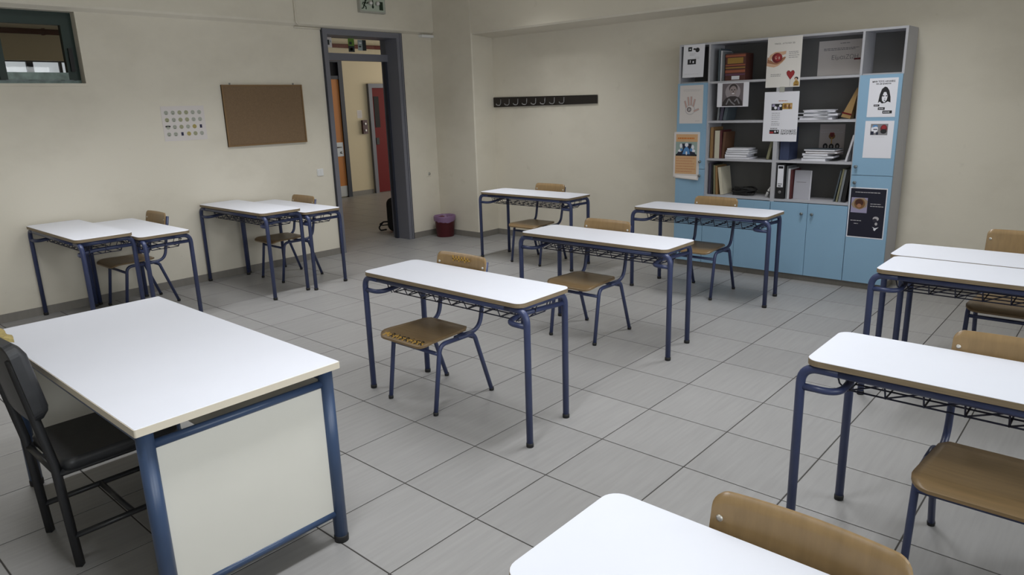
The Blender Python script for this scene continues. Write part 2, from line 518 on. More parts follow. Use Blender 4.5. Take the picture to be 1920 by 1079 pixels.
sticker('picture_sticker', 2.985, 3.07, 2.285, 2.435, GR, [(0, 1, 0, .45, DK), (.25, .7, .1, .3, PG), (.2, .6, .55, .75, DK)], 'green and black sticker on the glass above the door')
sticker('picture_sticker', 3.12, 3.24, 2.305, 2.425, PG, [(.55, 1, 0, 1, DK), (.1, .4, .3, .45, DK), (.12, .45, .65, .75, M['paper'])], 'grey and black sticker beside the green one above the door')

# ------------------------------------------------------------------ high window to the corridor
w1 = tag(empty('window_1'), kind='structure')
WX = LX - 0.10
def wbar(name, x0, x1, y0, y1, z0, z1, m='green_frame'): return bar(name, x0, x1, y0, y1, z0, z1, m, w1)
wbar('window_frame', WX - 0.05, WX, WY0, WY1, WZ1 - 0.045, WZ1)
wbar('window_frame', WX - 0.05, WX, WY0, WY1, WZ0, WZ0 + 0.030, 'green_lit')
wbar('window_frame', WX - 0.05, WX, WY1 - 0.035, WY1, WZ0 + .030, WZ1 - .045)
wbar('window_frame', WX - 0.05, WX, WY0, WY0 + 0.035, WZ0 + .030, WZ1 - .045)
for (a, b) in ((-0.520, WY1 - 0.036), (WY0 + 0.036, -0.524)):
    wbar('sash_stile', WX - 0.035, WX + 0.022, a, a + 0.052, WZ0 + 0.032, WZ1 - 0.046)
    wbar('sash_stile', WX - 0.035, WX + 0.022, b - 0.062, b, WZ0 + 0.032, WZ1 - 0.046)
    wbar('sash_rail', WX - 0.035, WX + 0.022, a + .052, b - .062, WZ1 - 0.105, WZ1 - 0.046)
    wbar('sash_rail', WX - 0.035, WX + 0.022, a + .052, b - .062, WZ0 + 0.032, WZ0 + 0.092, 'green_lit')
    wbar('pane', WX - 0.010, WX - 0.004, a + 0.052, b - 0.062, WZ0 + 0.092, WZ1 - 0.105, 'glass')
wbar('catch', WX + 0.022, WX + 0.045, WY1 - 0.075, WY1 - 0.045, WZ0 + 0.10, WZ0 + 0.29, 'black')
wbar('window_sill', LX - 0.10, LX + 0.010, WY0, WY1 + 0.012, WZ0 - 0.022, WZ0, 'wall')

# classroom windows in the wall behind the photographer's right shoulder
for k, c in enumerate(WIN_Y):
    wn = tag(empty('window_%d' % (k + 2)), kind='structure')
    y0, y1 = c - WIN_W / 2, c + WIN_W / 2
    for (a, b, e, f) in ((y0, y1, WIN_Z0, WIN_Z0 + .06), (y0, y1, WIN_Z1 - .06, WIN_Z1), (y0, y0 + .06, WIN_Z0, WIN_Z1), (y1 - .06, y1, WIN_Z0, WIN_Z1), (c - .03, c + .03, WIN_Z0, WIN_Z1)):
        bar('window_frame', RIGHT_X + 0.10, RIGHT_X + 0.16, a, b, e, f, 'green_frame', wn)
    for (a, b) in ((y0 + .06, c - .03), (c + .03, y1 - .06)):
        bar('pane', RIGHT_X + 0.128, RIGHT_X + 0.132, a, b, WIN_Z0 + .06, WIN_Z1 - .06, 'clear_glass', wn)

# ------------------------------------------------------------------ corridor fittings
wn = tag(empty('window_5'), kind='structure')
bar('window_frame', HX - 0.14, HX - 0.06, 0.20, 1.65, 2.395, 2.41, 'gasket', wn)
for (a, b) in ((0.20, 0.30), (0.915, 0.995), (1.31, 1.345), (1.58, 1.65), (0.58, 0.645)):
    bar('window_frame', HX - 0.14, HX - 0.06, a, b, 1.80, 2.395, 'gasket', wn)
for (a, b) in ((0.30, 0.58), (0.645, 0.915), (0.995, 1.31), (1.345, 1.58)):
    bar('pane', HX - 0.11, HX - 0.10, a, b, 1.80, 2.395, 'sky_pane', wn)

d2 = tag(empty('door_2'), kind='structure')      # orange door across the corridor
bar('leaf', HX, HX + 0.03, 4.95, 5.86, 0.16, 2.19, 'orange', d2)
bar('kick_plate', HX, HX + 0.034, 4.95, 5.86, 0.02, 0.22, 'steel', d2)
bar('frame_post', HX, HX + 0.06, 5.86, 5.95, 0, 2.56, 'gasket', d2)
bar('frame_post', HX, HX + 0.06, 4.87, 4.95, 0, 2.56, 'gasket', d2)
bar('frame_head', HX, HX + 0.06, 4.95, 5.86, 2.49, 2.56, 'gasket', d2)
bar('frame_bar', HX, HX + 0.05, 4.95, 5.86, 2.19, 2.25, 'gasket', d2)
bar('pane', HX + 0.005, HX + 0.012, 4.95, 5.86, 2.25, 2.49, 'hall_glass', d2)
lp = bar('lock_plate', HX + 0.03, HX + 0.036, 5.70, 5.84, 0.78, 1.04, 'steel', d2)
MB().tube(fillet([(HX + .036, 5.79, .95), (HX + .075, 5.79, .95), (HX + .075, 5.68, .95)], .012, 4), .010, 8).build('lever', M['hook'], lp)
MB().lathe([(0.0, 0), (.022, 0), (.022, .012), (0, .012)], seg=12, mtx=Matrix.Translation((HX + .036, 5.79, .85)) @ Matrix.Rotation(math.radians(90), 4, 'Y')).build('cylinder', M['hook'], lp)

d3 = tag(empty('door_3'), kind='structure')      # dark red double door
bar('leaf', HX, HX + 0.035, 6.60, 7.50, 0.01, 2.03, 'red', d3)
bar('frame_post', HX, HX + 0.06, 6.52, 6.60, 0, 2.11, 'door_frame', d3)
bar('frame_post', HX, HX + 0.06, 7.50, 7.58, 0, 2.11, 'door_frame', d3)
bar('frame_head', HX, HX + 0.06, 6.60, 7.50, 2.03, 2.11, 'door_frame', d3)
bar('pane', HX + 0.036, HX + 0.040, 6.64, 6.76, 1.28, 1.87, 'hall_glass', d3)
bar('lock_plate', HX + 0.035, HX + 0.05, 6.63, 6.70, 0.95, 1.08, 'black', d3)

bx = empty('call_point_box', (HX, 0, 0))
MB().box(0, 0.05, 6.33, 6.44, 1.17, 1.43).build('housing', M['panel_dark'], bx)
for z in (1.235, 1.36): MB().lathe([(0, 0), (.022, 0), (.022, .01), (0, .012)], seg=12, mtx=Matrix.Translation((.05, 6.385, z)) @ Matrix.Rotation(math.radians(90), 4, 'Y')).build('button', M['plastic_white'], bx)
tag(bx, 'small dark red box with two white buttons on the corridor wall', 'alarm box')
nt_ = empty('notice', (HX, 0, 0))
MB().box(0, 0.002, 6.25, 6.36, 1.47, 1.62).build('sheet', M['paper_warm'], nt_)
mb = MB()
for k in range(5): mb.box(.002, .003, 6.265, 6.345, 1.485 + k * .025, 1.495 + k * .025)
mb.build('print', M['ink_pale'], nt_)
tag(nt_, 'small pale notice above the dark red box in the corridor', 'notice')
pp = empty('wall_pipe', (HX + 0.10, 0, 2.775))
MB().tube([(0, -2.9, 0), (0, 10.9, 0)], 0.036, 12).build('tube', M['pipe_red'], pp)
for y in (-0.5, 1.14, 3.5, 6.2, 8.5):
    MB().box(-0.10, 0.012, y - .012, y + .012, -.012, .012).box(-.04, .04, y - .015, y + .015, .035, .042).box(-.04, .04, y - .015, y + .015, -.042, -.035).build('bracket', M['pipe_red'], pp)
tag(pp, 'brown red pipe running along the corridor wall under the ceiling', 'pipe')

bp_ = empty('backpack', (-4.36, 3.805, 0))        # stands in the corridor, mostly hidden by the door frame
outl = rrect(-0.11, 0.16, 0.0, 0.46, 0.09)
MB().prism(outl, -0.17, 0.0, mtx=Matrix.Rotation(math.radians(90), 4, 'X'), ch=0.03).build('body', M['bag'], bp_, rz=math.radians(28))
MB().prism(rrect(-0.07, 0.12, 0.03, 0.22, 0.05), 0.0, 0.05, mtx=Matrix.Rotation(math.radians(90), 4, 'X'), ch=0.015).build('pocket', M['bag'], bp_, rz=math.radians(28))
MB().tube(fillet([(-.06, -.03, .14), (-.15, -.07, .13), (-.215, -.10, .05), (-.19, -.09, .012), (-.10, -.06, .03)], .03, 4), .011, 6).build('strap', M['bag'], bp_)
MB().tube(fillet([(-.05, -.03, .10), (-.13, -.10, .09), (-.19, -.11, .10), (-.14, -.08, .13)], .02, 4), .008, 6).build('strap', M['bag'], bp_)
tag(bp_, 'black backpack with loose straps on the corridor floor by the doorway', 'backpack')

# ------------------------------------------------------------------ things on the door wall
cb = empty('cork_board', (LX, 0, 0))
Y0, Y1, Z0, Z1 = 1.272, 2.175, 1.305, 1.908
MB().box(0.004, 0.016, Y0, Y1, Z0, Z1).build('cork_sheet', M['cork'], cb)
for (a, b, c, d) in ((Y0, Y1, Z1 - .014, Z1), (Y0, Y1, Z0, Z0 + .014), (Y0, Y0 + .014, Z0 + .014, Z1 - .014), (Y1 - .014, Y1, Z0 + .014, Z1 - .014)):
    MB().box(0.002, 0.024, a, b, c, d).build('frame_strip', M['cork_frame'], cb)
for y in (1.37, 2.08): MB().box(0.001, 0.012, y - .006, y + .006, Z1, Z1 + .018).build('hanger', M['hook'], cb)
tag(cb, 'plain brown cork board with thin wooden frame on the cream wall', 'cork board')

po = empty('face_chart', (LX, 0, 0))
Y0, Y1, Z0, Z1 = 0.665, 1.075, 1.395, 1.715
MB().box(0.001, 0.003, Y0, Y1, Z0, Z1).build('sheet', M['paper_warm'], po)
FACES = [color('face_olive', (160, 160, 128)), color('face_grey', (170, 172, 160)), color('face_gold', (172, 156, 84)), color('face_navy', (34, 32, 64))]
kinds = [[1, 1, 0, 0, 1, 1], [0, 1, 0, 0, 1, 1], [1, 1, 0, 1, 2, 3], [1, 1, 3, 2, 0, 1]]
for r in range(4):
    for c in range(6):
        y = Y0 + 0.045 + c * 0.063; z = Z1 - 0.06 - r * 0.066
        k = kinds[r][c]
        if k == 3:
            MB().box(.003, .0038, y - .011, y + .011, z - .016, z + .016).build('printed_face', FACES[3], po)
        else:
            mb = MB().lathe([(0, 0), (.020, 0), (.020, .0006), (0, .0006)], seg=16, mtx=Matrix.Translation((.003, y, z)) @ Matrix.Rotation(math.radians(90), 4, 'Y'), smooth=False)
            fo = mb.build('printed_face', FACES[k], po)
            mk = MB()
            if (r, c) == (2, 0):
                mk.box(.0036, .0042, y - .024, y - .003, z + .002, z + .014).box(.0036, .0042, y + .003, y + .024, z + .002, z + .014).box(.0036, .0042, y - .005, y + .005, z + .007, z + .010)
            else:
                mk.box(.0036, .0042, y - .010, y - .005, z + .004, z + .009).box(.0036, .0042, y + .005, y + .010, z + .004, z + .009)
                if (r + c) % 2 == 0 or c < 2: mk.box(.0036, .0042, y - .009, y + .009, z - .012, z - .008)
                else: mk.box(.0036, .0042, y - .005, y + .005, z - .012, z - .006)
            mk.build('printed_features', M['ink'] if c < 2 else M['ink_grey'], fo)
tag(po, 'white sheet with four rows of small round faces on the wall', 'poster')

sw = empty('light_switch', (LX, 2.311, 0.962))
MB().prism(rrect(-.040, .040, -.040, .040, .008, 3), 0, .009, mtx=Matrix.Rotation(math.radians(90), 4, 'Z') @ Matrix.Rotation(math.radians(90), 4, 'X'), ch=.002).build('plate', M['plastic_white'], sw)
MB().box(.009, .013, -.024, -.001, -.026, .026).build('rocker', M['plastic_white'], sw)
MB().box(.009, .013, .001, .024, -.026, .026).build('rocker', M['plastic_white'], sw)
tag(sw, 'white double light switch on the wall beside the doorway', 'light switch')
so = empty('wall_socket', (LX, 3.935, 0.80))
MB().prism(rrect(-.035, .035, -.035, .035, .012, 4), 0, .006, mtx=Matrix.Rotation(math.radians(90), 4, 'Z') @ Matrix.Rotation(math.radians(90), 4, 'X'), ch=.002).build('plate', M['wall'], so)
MB().lathe([(0, 0), (.020, 0), (.020, .003), (0, .003)], seg=14, mtx=Matrix.Translation((.006, 0, 0)) @ Matrix.Rotation(math.radians(90), 4, 'Y')).build('cover', M['plastic_grey'], so)
tag(so, 'small wall box painted cream between the doorway and the pier', 'socket')

ex = empty('exit_light', (LX + 0.055, 0, 0))      # emergency exit lamp with two spot lamps
Y0, Y1, Z0, Z1 = 2.965, 3.325, 2.690, 2.865
MB().box(0.0, 0.05, Y0, Y1, Z0, Z1).build('housing', M['plastic_grey'], ex)
EXG = color('exit_face', (176, 186, 172)); EXD = color('exit_green', (24, 44, 26))
MB().box(0.05, 0.053, Y0 + .015, Y1 - .015, Z0 + .018, Z1 - .014).build('face_panel', EXG, ex)
def ylq(mb, pts, r): mb.tube([(0.056, a, b) for a, b in pts], r, 6)
mb = MB()                                          # running figure, arrow, door
mb.lathe([(0, 0), (.012, 0), (.012, .004), (0, .004)], seg=12, mtx=Matrix.Translation((.053, 3.045, 2.815)) @ Matrix.Rotation(math.radians(90), 4, 'Y'))
for pts, r in (([(3.038, 2.800), (3.018, 2.762)], .010), ([(3.034, 2.795), (3.062, 2.785), (3.074, 2.800)], .005), ([(3.034, 2.795), (3.006, 2.792), (2.996, 2.770)], .005),
               ([(3.018, 2.764), (3.046, 2.748), (3.044, 2.722)], .006), ([(3.016, 2.764), (3.008, 2.735), (2.985, 2.728)], .006)):
    ylq(mb, pts, r)
mb.build('running_figure', EXD, ex)
mb = MB().box(.053, .057, 3.135, 3.150, 2.745, 2.825)
for s in (-1, 1): mb.tube([(.055, 3.1425, 2.738), (.055, 3.1425 + s * .014, 2.758)], .004, 6)
mb.build('arrow', EXD, ex)
MB().box(.053, .057, 3.235, 3.285, 2.725, 2.815).build('door_symbol', EXD, ex)
for y in (3.095, 3.195):
    sp = MB().lathe([(.010, 0), (.022, .012), (.024, .035), (.020, .037)], seg=14, mtx=Matrix.Translation((.053, y, 2.79)) @ Matrix.Rotation(math.radians(90), 4, 'Y')).build('spot_lamp', M['steel'], ex)
    MB().lathe([(0, 0), (.019, 0), (.012, .006), (0, .008)], seg=14, mtx=Matrix.Translation((.089, y, 2.79)) @ Matrix.Rotation(math.radians(90), 4, 'Y')).build('bulb', M['plastic_white'], sp)
tag(ex, 'emergency exit lamp with running figure, arrow and two spots above the door', 'exit sign')

cd = empty('cable_conduit', (LX, 0, 0))
MB().tube(fillet([(.066, 2.155, CZ - .02), (.066, 2.155, 2.54), (.066, 2.185, 2.512)], .02, 4), .010, 8).build('riser', M['wall'], cd)
MB().tube([(.012, 2.16, 2.493), (.012, 2.49, 2.493)], .010, 8).build('run', M['wall'], cd)
tag(cd, 'cream painted cable pipe running down beside the exit lamp', 'conduit')
cv = empty('pipe_cover', (LX, 0, 0))
MB().box(0, .060, 3.90, PY - .004, 2.470, 2.500).build('cover', M['plastic_white'], cv)
tag(cv, 'short white cover strip under the beam next to the pier', 'cable cover')

# waste bin
wb = empty('waste_bin', (-3.52, 3.965, 0))
MB().lathe([(.108, 0), (.112, .004), (.130, .245), (.138, .250), (.138, .262), (.131, .264), (.122, .240), (.106, .012), (0, .010)], seg=32).build('bucket', M['bin'], wb)
bb = MB(); nseg = 36
for i, (r, z) in enumerate([(.141, .205), (.1425, .235), (.1425, .262), (.139, .272), (.128, .268), (.115, .20), (.10, .12), (.0, .10)]):
    for k in range(nseg):
        a = 2 * math.pi * k / nseg
        jit = (random.random() - .5)
        bb.v.append(Vector(((r + jit * .004) * math.cos(a), (r + jit * .004) * math.sin(a), z + (jit * .022 if i == 0 else jit * .006) + (.012 * math.sin(a * 2) if i == 0 else 0))))
for i in range(7):
    for k in range(nseg):
        k2 = (k + 1) % nseg
        bb.face((i * nseg + k, i * nseg + k2, (i + 1) * nseg + k2, (i + 1) * nseg + k), 0, True)
bb.build('bin_bag', M['bin_bag'], wb)
tag(wb, 'dark red waste bin with purple bag folded over its rim', 'waste bin')

# ------------------------------------------------------------------ coat rail on the back wall
cr = empty('coat_rail', (0, BY, 0))
MB().prism([(-3.02, 1.607), (-1.462, 1.618), (-1.462, 1.711), (-3.02, 1.727)], 0.0, 0.02, mtx=XZ).build('board', M['hook_board'], cr)
for k in range(8):
    x = -2.915 + k * 0.1405
    MB().tube(fillet([(x + .018, -.022, 1.70), (x + .018, -.026, 1.645), (x + .012, -.045, 1.628), (x - .018, -.062, 1.634), (x - .022, -.064, 1.650)], .014, 4), .0052, 7).build('hook', M['hook'], cr)
tag(cr, 'long dark wooden coat rail with eight metal hooks', 'coat rack')

# ------------------------------------------------------------------ fluorescent fittings on the ceiling, above the frame
def make_lamp():
    o = empty('ceiling_lamp', (0, 0, CZ))
    MB().box(-.15, .15, -.62, .62, -.06, -.001).build('housing', M['plastic_white'], o)
    MB().box(-.14, .14, -.60, .60, -.075, -.061).build('diffuser', M['diffuser'], o)
    return o
lamp0 = make_lamp()
for i, (x, y) in enumerate(LAMPS):
    o = lamp0 if i == 0 else copy_tree(lamp0)
    o.location = (x, y, CZ)
    tag(o, 'white fluorescent ceiling lamp', 'ceiling lamp', 'ceiling lamps above the desks')

# ------------------------------------------------------------------ pupils' desks
def make_desk(Z=0.73):
    root = empty('school_desk')
    L, D = 1.20, 0.40
    th = 0.022
    zt = Z - th - 0.0168                     # axis of the tubes under the top
    top = MB().prism(rrect(-L / 2, L / 2, -D / 2, D / 2, 0.045), Z - th, Z - 0.0015).build('tabletop', M['ply_edge'], root)
    MB().prism(rrect(-L / 2 + .0008, L / 2 - .0008, -D / 2 + .0008, D / 2 - .0008, 0.0445), Z - 0.0015, Z, ch=0.0006).build('laminate', M['laminate'], top)
    fx, fy, rx, ry = 0.617, -0.172, 0.552, 0.205
    R = 0.0168
    for s in (-1, 1):
        lg = MB().tube(fillet([(s * fx, fy, 0.012), (s * fx, fy, zt), (s * (fx - 0.13), fy, zt)], 0.085, 8), R, 12).build('leg', M['navy'], root)
        MB().lathe([(0, 0), (R + .0015, 0), (R + .0022, .014), (R + .001, .022)], c=(s * fx, fy, 0), seg=12).build('foot_cap', M['rubber'], lg)
    for s in (-1, 1):
        lg = MB().tube(fillet([(s * rx, ry, 0.012), (s * rx, ry, zt), (s * rx, ry - 0.13, zt)], 0.075, 8), R, 12).build('leg', M['navy'], root)
        MB().lathe([(0, 0), (R + .0015, 0), (R + .0022, .014), (R + .001, .022)], c=(s * rx, ry, 0), seg=12).build('foot_cap', M['rubber'], lg)
    MB().tube([(-(fx - .128), fy, zt), (fx - .128, fy, zt)], R, 12).build('front_rail', M['navy'], root)
    for s in (-1, 1):
        MB().tube([(s * rx, ry - .128, zt), (s * rx, fy + .012, zt)], R, 12).build('side_rail', M['navy'], root)
        MB().tube(fillet([(s * fx, fy, .615), (s * (fx - .135), fy, .615), (s * (fx - .135), fy + .14, .628), (s * rx, ry, .640)], [.065, .12], 8), .0132, 10).build('bag_bar', M['navy'], root)
    wr = MB(); r = .0033
    xa = .478
    ysb = (-.075, -.005, .065, .135)
    for y in ysb: wr.tube([(-xa, y, .600), (xa, y, .600)], r, 5)
    wr.tube([(-xa, -.105, .655), (xa, -.105, .655)], r * 1.2, 5)
    wr.tube([(-xa, .165, .655), (xa, .165, .655)], r * 1.2, 5)
    nC = 9
    for k in range(nC):
        x = -xa + 2 * xa * k / (nC - 1)
        wr.tube([(x, -.105, .660), (x, -.075, .598), (x, .135, .598), (x, .165, .660)], r, 5)
        if k < nC - 1:
            x2 = x + 2 * xa / (nC - 1)
            wr.tube([(x, -.075, .599), (x2, -.104, .656)], r, 5)
    for s in (-1, 1):
        for y in (-.09, .02, .13): wr.tube([(s * xa, y, .60), (s * (xa + .03), y, .625), (s * (xa + .05), y, zt)], r, 5)
    wr.build('wire_shelf', M['wire'], root)
    return root

desks = {   # x, y, height factor, label
    'A1': (-3.094, -0.392, 0.780 / 0.73, 'white school desk against the left wall, nearest the high window'),
    'A2': (-3.060, 0.028, 0.738 / 0.73, 'lower white school desk pushed behind the desk under the high window'),
    'B1': (-3.094, 1.067, 0.780 / 0.73, 'white school desk against the wall below the cork board'),
    'B2': (-3.094, 1.490, 0.735 / 0.73, 'white school desk beside the doorway, behind the one below the cork board'),
    'C': (-1.573, 3.449, 1.0, 'white school desk in front of the coat rail'),
    'D': (0.454, 3.303, 1.0, 'white school desk in front of the blue cupboard'),
    'E': (0.438, 1.798, 1.0, 'white school desk in the middle row between two others'),
    'F': (0.503, 0.336, 1.0, 'white school desk at the centre with a scrawled chair under it'),
    'G1': (2.752, 2.385, 1.0, 'rear white school desk of the pair by the right end of the back wall'),
    'G2': (2.790, 1.965, 1.0, 'front white school desk of the pair by the right end of the back wall'),
    'H': (2.982, 0.400, 1.0, 'white school desk at the right edge with a blue framed chair under it'),
    'I': (2.937, -1.150, 1.0, 'white school desk cut off at the bottom edge, closest to the viewer'),
}
proto = make_desk()
for i, (k, (x, y, hz, lab)) in enumerate(desks.items()):
    o = proto if i == 0 else copy_tree(proto)
    o.location = (x, y, 0); o.scale = (1, 1, hz)
    tag(o, lab, 'desk', 'white topped school desks')

# ------------------------------------------------------------------ pupils' chairs
def make_chair():
    root = empty('school_chair')
    R = .0128
    zr = .390
    for s in (-1, 1):
        x = s * .192
        lg = MB().tube(fillet([(x, -.222, .010), (x, -.165, zr), (x, -.03, zr)], .055, 7), R, 10).build('leg', M['navy'], root)
        MB().lathe([(0, 0), (R + .001, 0), (R + .0022, .012), (R + .001, .020)], c=(x, -.2225, 0), seg=10).build('foot_cap', M['rubber'], lg)
        lg = MB().tube(fillet([(x, -.032, zr), (x, .095, zr), (x, .222, .010)], .055, 7), R, 10).build('leg', M['navy'], root)
        MB().lathe([(0, 0), (R + .001, 0), (R + .0022, .012), (R + .001, .020)], c=(x, .2225, 0), seg=10).build('foot_cap', M['rubber'], lg)
    for s in (-1, 1):
        x = s * .171
        MB().tube(fillet([(x, -.03, zr), (x, .165, zr), (x * 1.02, .205, .60), (x * 1.02, .240, .770)], [.095, .08], 8), .0128, 10).build('back_post', M['navy'], root)
    MB().tube([(-.190, -.173, .338), (.190, -.173, .338)], .0112, 8).build('stretcher', M['navy'], root)
    MB().tube([(-.186, .112, .358), (.186, .112, .358)], .0112, 8).build('stretcher', M['navy'], root)
    def sp(u, v):                     # seat sheet
        v = v ** 1.6
        y = -.285 + .37 * v
        hw = .204 - .030 * v
        e = .065                     # rounded front corners
        if v < .18: hw -= e * (1 - math.sqrt(max(0, 1 - ((.18 - v) / .18) ** 2)))
        if v > .92: hw -= .025 * (1 - math.sqrt(max(0, 1 - ((v - .92) / .08) ** 2)))
        x = (2 * u - 1) * hw
        z = zr + .0235 - .008 * math.cos(x / .21 * math.pi / 2) * math.sin(math.pi * min(1, max(0, v)))
        if v < .22: z -= .022 * ((.22 - v) / .22) ** 2
        return (x, y, z)
    MB().plate(14, 16, sp, lambda u, v: (0, 0, 1), .011).build('seat', M['ply_seat'], root)
    def bp(u, v):                     # bent back board
        uu = math.sin((2 * u - 1) * math.pi / 2)
        hz = .088
        a = min(1, max(0, (abs(uu) - .84) / .16))
        hz -= .036 * (1 - math.sqrt(max(0, 1 - a * a)))
        t = (2 * v - 1)
        x = .198 * uu
        z = .712 + t * hz
        y = .205 + .020 * (1 - uu * uu) + (z - .712) * .19
        return (x, y, z)
    br = MB().plate(30, 6, bp, lambda u, v: (0, -1, .15), .010).build('backrest', M['ply'], root)
    for s in (-1, 1):
        MB().lathe([(.0035, 0), (.0080, .0), (.0075, .0025), (.0035, .003)], seg=12, mtx=Matrix.Translation((s * .178, .2035, .742)) @ Matrix.Rotation(math.radians(90), 4, 'X')).build('rivet', M['rivet'], br)
    return root
chairs = {
    'A': (-3.385, 0.125, 0.0, 'wooden chair against the left wall, behind the desk pair under the high window'),
    'B': (-3.195, 1.512, 0.0, 'wooden chair tucked under the desk beside the doorway'),
    'C': (-1.555, 3.495, 0.0, 'wooden chair at the desk in front of the coat rail'),
    'D': (0.435, 3.312, 0.0, 'wooden chair at the desk in front of the blue cupboard'),
    'E': (0.318, 1.806, 0.0, 'wooden chair under the middle desk, in front of the cupboard desk'),
    'F': (0.290, 0.346, 0.0, 'wooden chair with black and yellow scrawl on the front of its seat'),
    'G': (2.715, 2.720, 0.0, 'wooden chair behind the desk pair at the right end of the back wall'),
    'H': (2.955, 0.410, 0.0, 'wooden chair with blue frame under the desk at the right edge'),
    'I': (2.772, -1.128, -0.02, 'wooden chair whose back with white rivet rises behind the closest desk'),
}
cproto = make_chair()
CH = {}
for i, (k, (x, y, rz, lab)) in enumerate(chairs.items()):
    o = cproto if i == 0 else copy_tree(cproto)
    o.location = (x, y, 0); o.rotation_euler = (0, 0, rz)
    tag(o, lab, 'chair', 'plywood school chairs')
    CH[k] = o
# scrawls on the chair under the centre desk: worn yellow band with black letters along the front of the seat
seatF = [c for c in children(CH['F']) if c.name.startswith('seat')][0]
g = MB()
def seat_z(x, y):
    v = (y + .285) / .37
    z = .390 + .0235 - .008 * math.cos(x / .21 * math.pi / 2) * math.sin(math.pi * min(1, max(0, v))) + .011
    if v < .22: z -= .022 * ((.22 - v) / .22) ** 2
    return z
def stroke(mb, pts, wd, m):
    for (a, b) in zip(pts[:-1], pts[1:]):
        (x0, y0), (x1, y1) = a, b
        dx, dy = x1 - x0, y1 - y0; L = math.hypot(dx, dy) or 1
        nx, ny = -dy / L * wd, dx / L * wd
        base = len(mb.v)
        for (x, y) in ((x0 + nx, y0 + ny), (x1 + nx, y1 + ny), (x1 - nx, y1 - ny), (x0 - nx, y0 - ny)):
            mb.v.append(Vector((x, y, seat_z(x, y) + .0012 + .0004 * m)))
        mb.face((base, base + 1, base + 2, base + 3), m)
for k in range(8):
    x = -.145 + k * .041
    stroke(g, [(x - .012, -.272), (x + .010, -.240), (x + .022, -.268)], .005, 0)
    stroke(g, [(x - .014, -.250), (x + .018, -.258)], .004, 0)
LET = [[(-.012, -.27), (-.010, -.235)], [(-.010, -.236), (.010, -.245), (-.008, -.255), (.012, -.270)], [(-.012, -.27), (0, -.235), (.012, -.27)], [(.01, -.238), (-.01, -.245), (.01, -.262), (-.01, -.270)]]
for k in range(7):
    x = -.09 + k * .040
    for st in ([LET[0], LET[1]], [LET[2]], [LET[3]])[k % 3]:
        stroke(g, [(x + a, b) for a, b in st], .0038, 1)
go = g.build('scrawl', [M['scrawl_gold'], M['scrawl_dark']], seatF)
go['label'] = 'black and yellow marker scrawl'
backF = [c for c in children(CH['F']) if c.name.startswith('backrest')][0]
g = MB()
for k in range(6):
    x = -.07 + k * .024
    g.box(x - .004, x + .004, .2125 + .0, .2145, .752 + .008 * (k % 2), .782 + .006 * ((k + 1) % 2))
    g.box(x - .004, x + .018, .2125, .2145, .764, .770)
g.build('scrawl', [M['scrawl_gold']], backF)['label'] = 'faded yellow scrawl'

# ------------------------------------------------------------------ teacher's desk and chair
td = empty('teacher_desk', (0.300, -1.205, 0))
hw, hd, Z = 0.782, 0.360, 0.742
tt = MB().prism(rrect(-hw, hw, -hd, hd, .006, 3), Z - .026, Z - .0015).build('tabletop', M['desk_edge'], td)
MB().prism(rrect(-hw + .002, hw - .002, -hd + .002, hd - .002, .006, 3), Z - .0015, Z, ch=.0006).build('laminate', M['laminate'], tt)
lr = .0265
lx, ly = hw - .045, hd - .040
for sx in (-1, 1):
    for sy in (-1, 1):
        lg = MB().tube([(sx * lx, sy * ly, .018), (sx * lx, sy * ly, Z - .030)], lr, 18).build('leg', M['teacher_blue'], td)
        MB().lathe([(0, 0), (lr + .001, 0), (lr + .002, .022), (lr + .0005, .028)], c=(sx * lx, sy * ly, 0), seg=18).build('foot_cap', M['rubber'], lg)
    MB().tube([(sx * lx, -ly, Z - .082), (sx * lx, ly, Z - .082)], .0145, 12).build('end_rail', M['teacher_blue'], td)
    MB().tube([(sx * lx, -ly, .125), (sx * lx, ly, .125)], .0145, 12).build('end_rail', M['teacher_blue'], td)
    MB().box(sx * lx - .006, sx * lx + .006, -ly + .024, ly - .024, .137, Z - .094).build('end_panel', M['desk_panel'], td)
for sy in (-1, 1):
    MB().box(-lx, lx, sy * ly - .012, sy * ly + .012, Z - .072, Z - .040).build('long_rail', M['teacher_blue'], td)
MB().box(-lx + .02, lx - .02, ly - .006, ly + .006, .137, Z - .075).build('modesty_panel', M['desk_panel'], td)
MB().box(-.01, .01, -.012, .012, Z - .040, Z - .026, mtx=Matrix.Translation((lx, -.05, 0))).build('bracket', M['steel'], td)
tag(td, 'large white teacher desk with thick blue legs and pale end panel', 'desk')

tc = empty('teacher_chair', (0.225, -1.420, 0))
CW = .175
def sq(mb, pts, w):
    mb.tube(pts, w, 4)
for s in (-1, 1):
    x = s * CW
    MB().tube(fillet([(x, -.190, 0.0), (x, -.205, .42), (x, -.262, .80), (x, -.268, .845)], .06, 6), .0165, 4).build('leg', M['chair_frame'], tc)
    MB().tube([(x, .205, 0.0), (x, .195, .395)], .0165, 4).build('leg', M['chair_frame'], tc)
    MB().tube([(x, -.200, .385), (x, .195, .385)], .0135, 4).build('seat_rail', M['chair_frame'], tc)
    MB().tube([(x, -.192, .125), (x, .205, .125)], .0125, 4).build('side_rung', M['chair_frame'], tc)
MB().tube([(-CW, .203, .385), (CW, .203, .385)], .0135, 4).build('front_rail', M['chair_frame'], tc)
MB().tube([(-CW, -.200, .385), (CW, -.200, .385)], .0135, 4).build('back_rail', M['chair_frame'], tc)
MB().tube([(-CW, .02, .125), (CW, .02, .125)], .0125, 4).build('cross_rung', M['chair_frame'], tc)
MB().prism(rrect(-.198, .198, -.185, .235, .04), .392, .436, ch=.014, smooth=True).build('seat', M['vinyl'], tc)
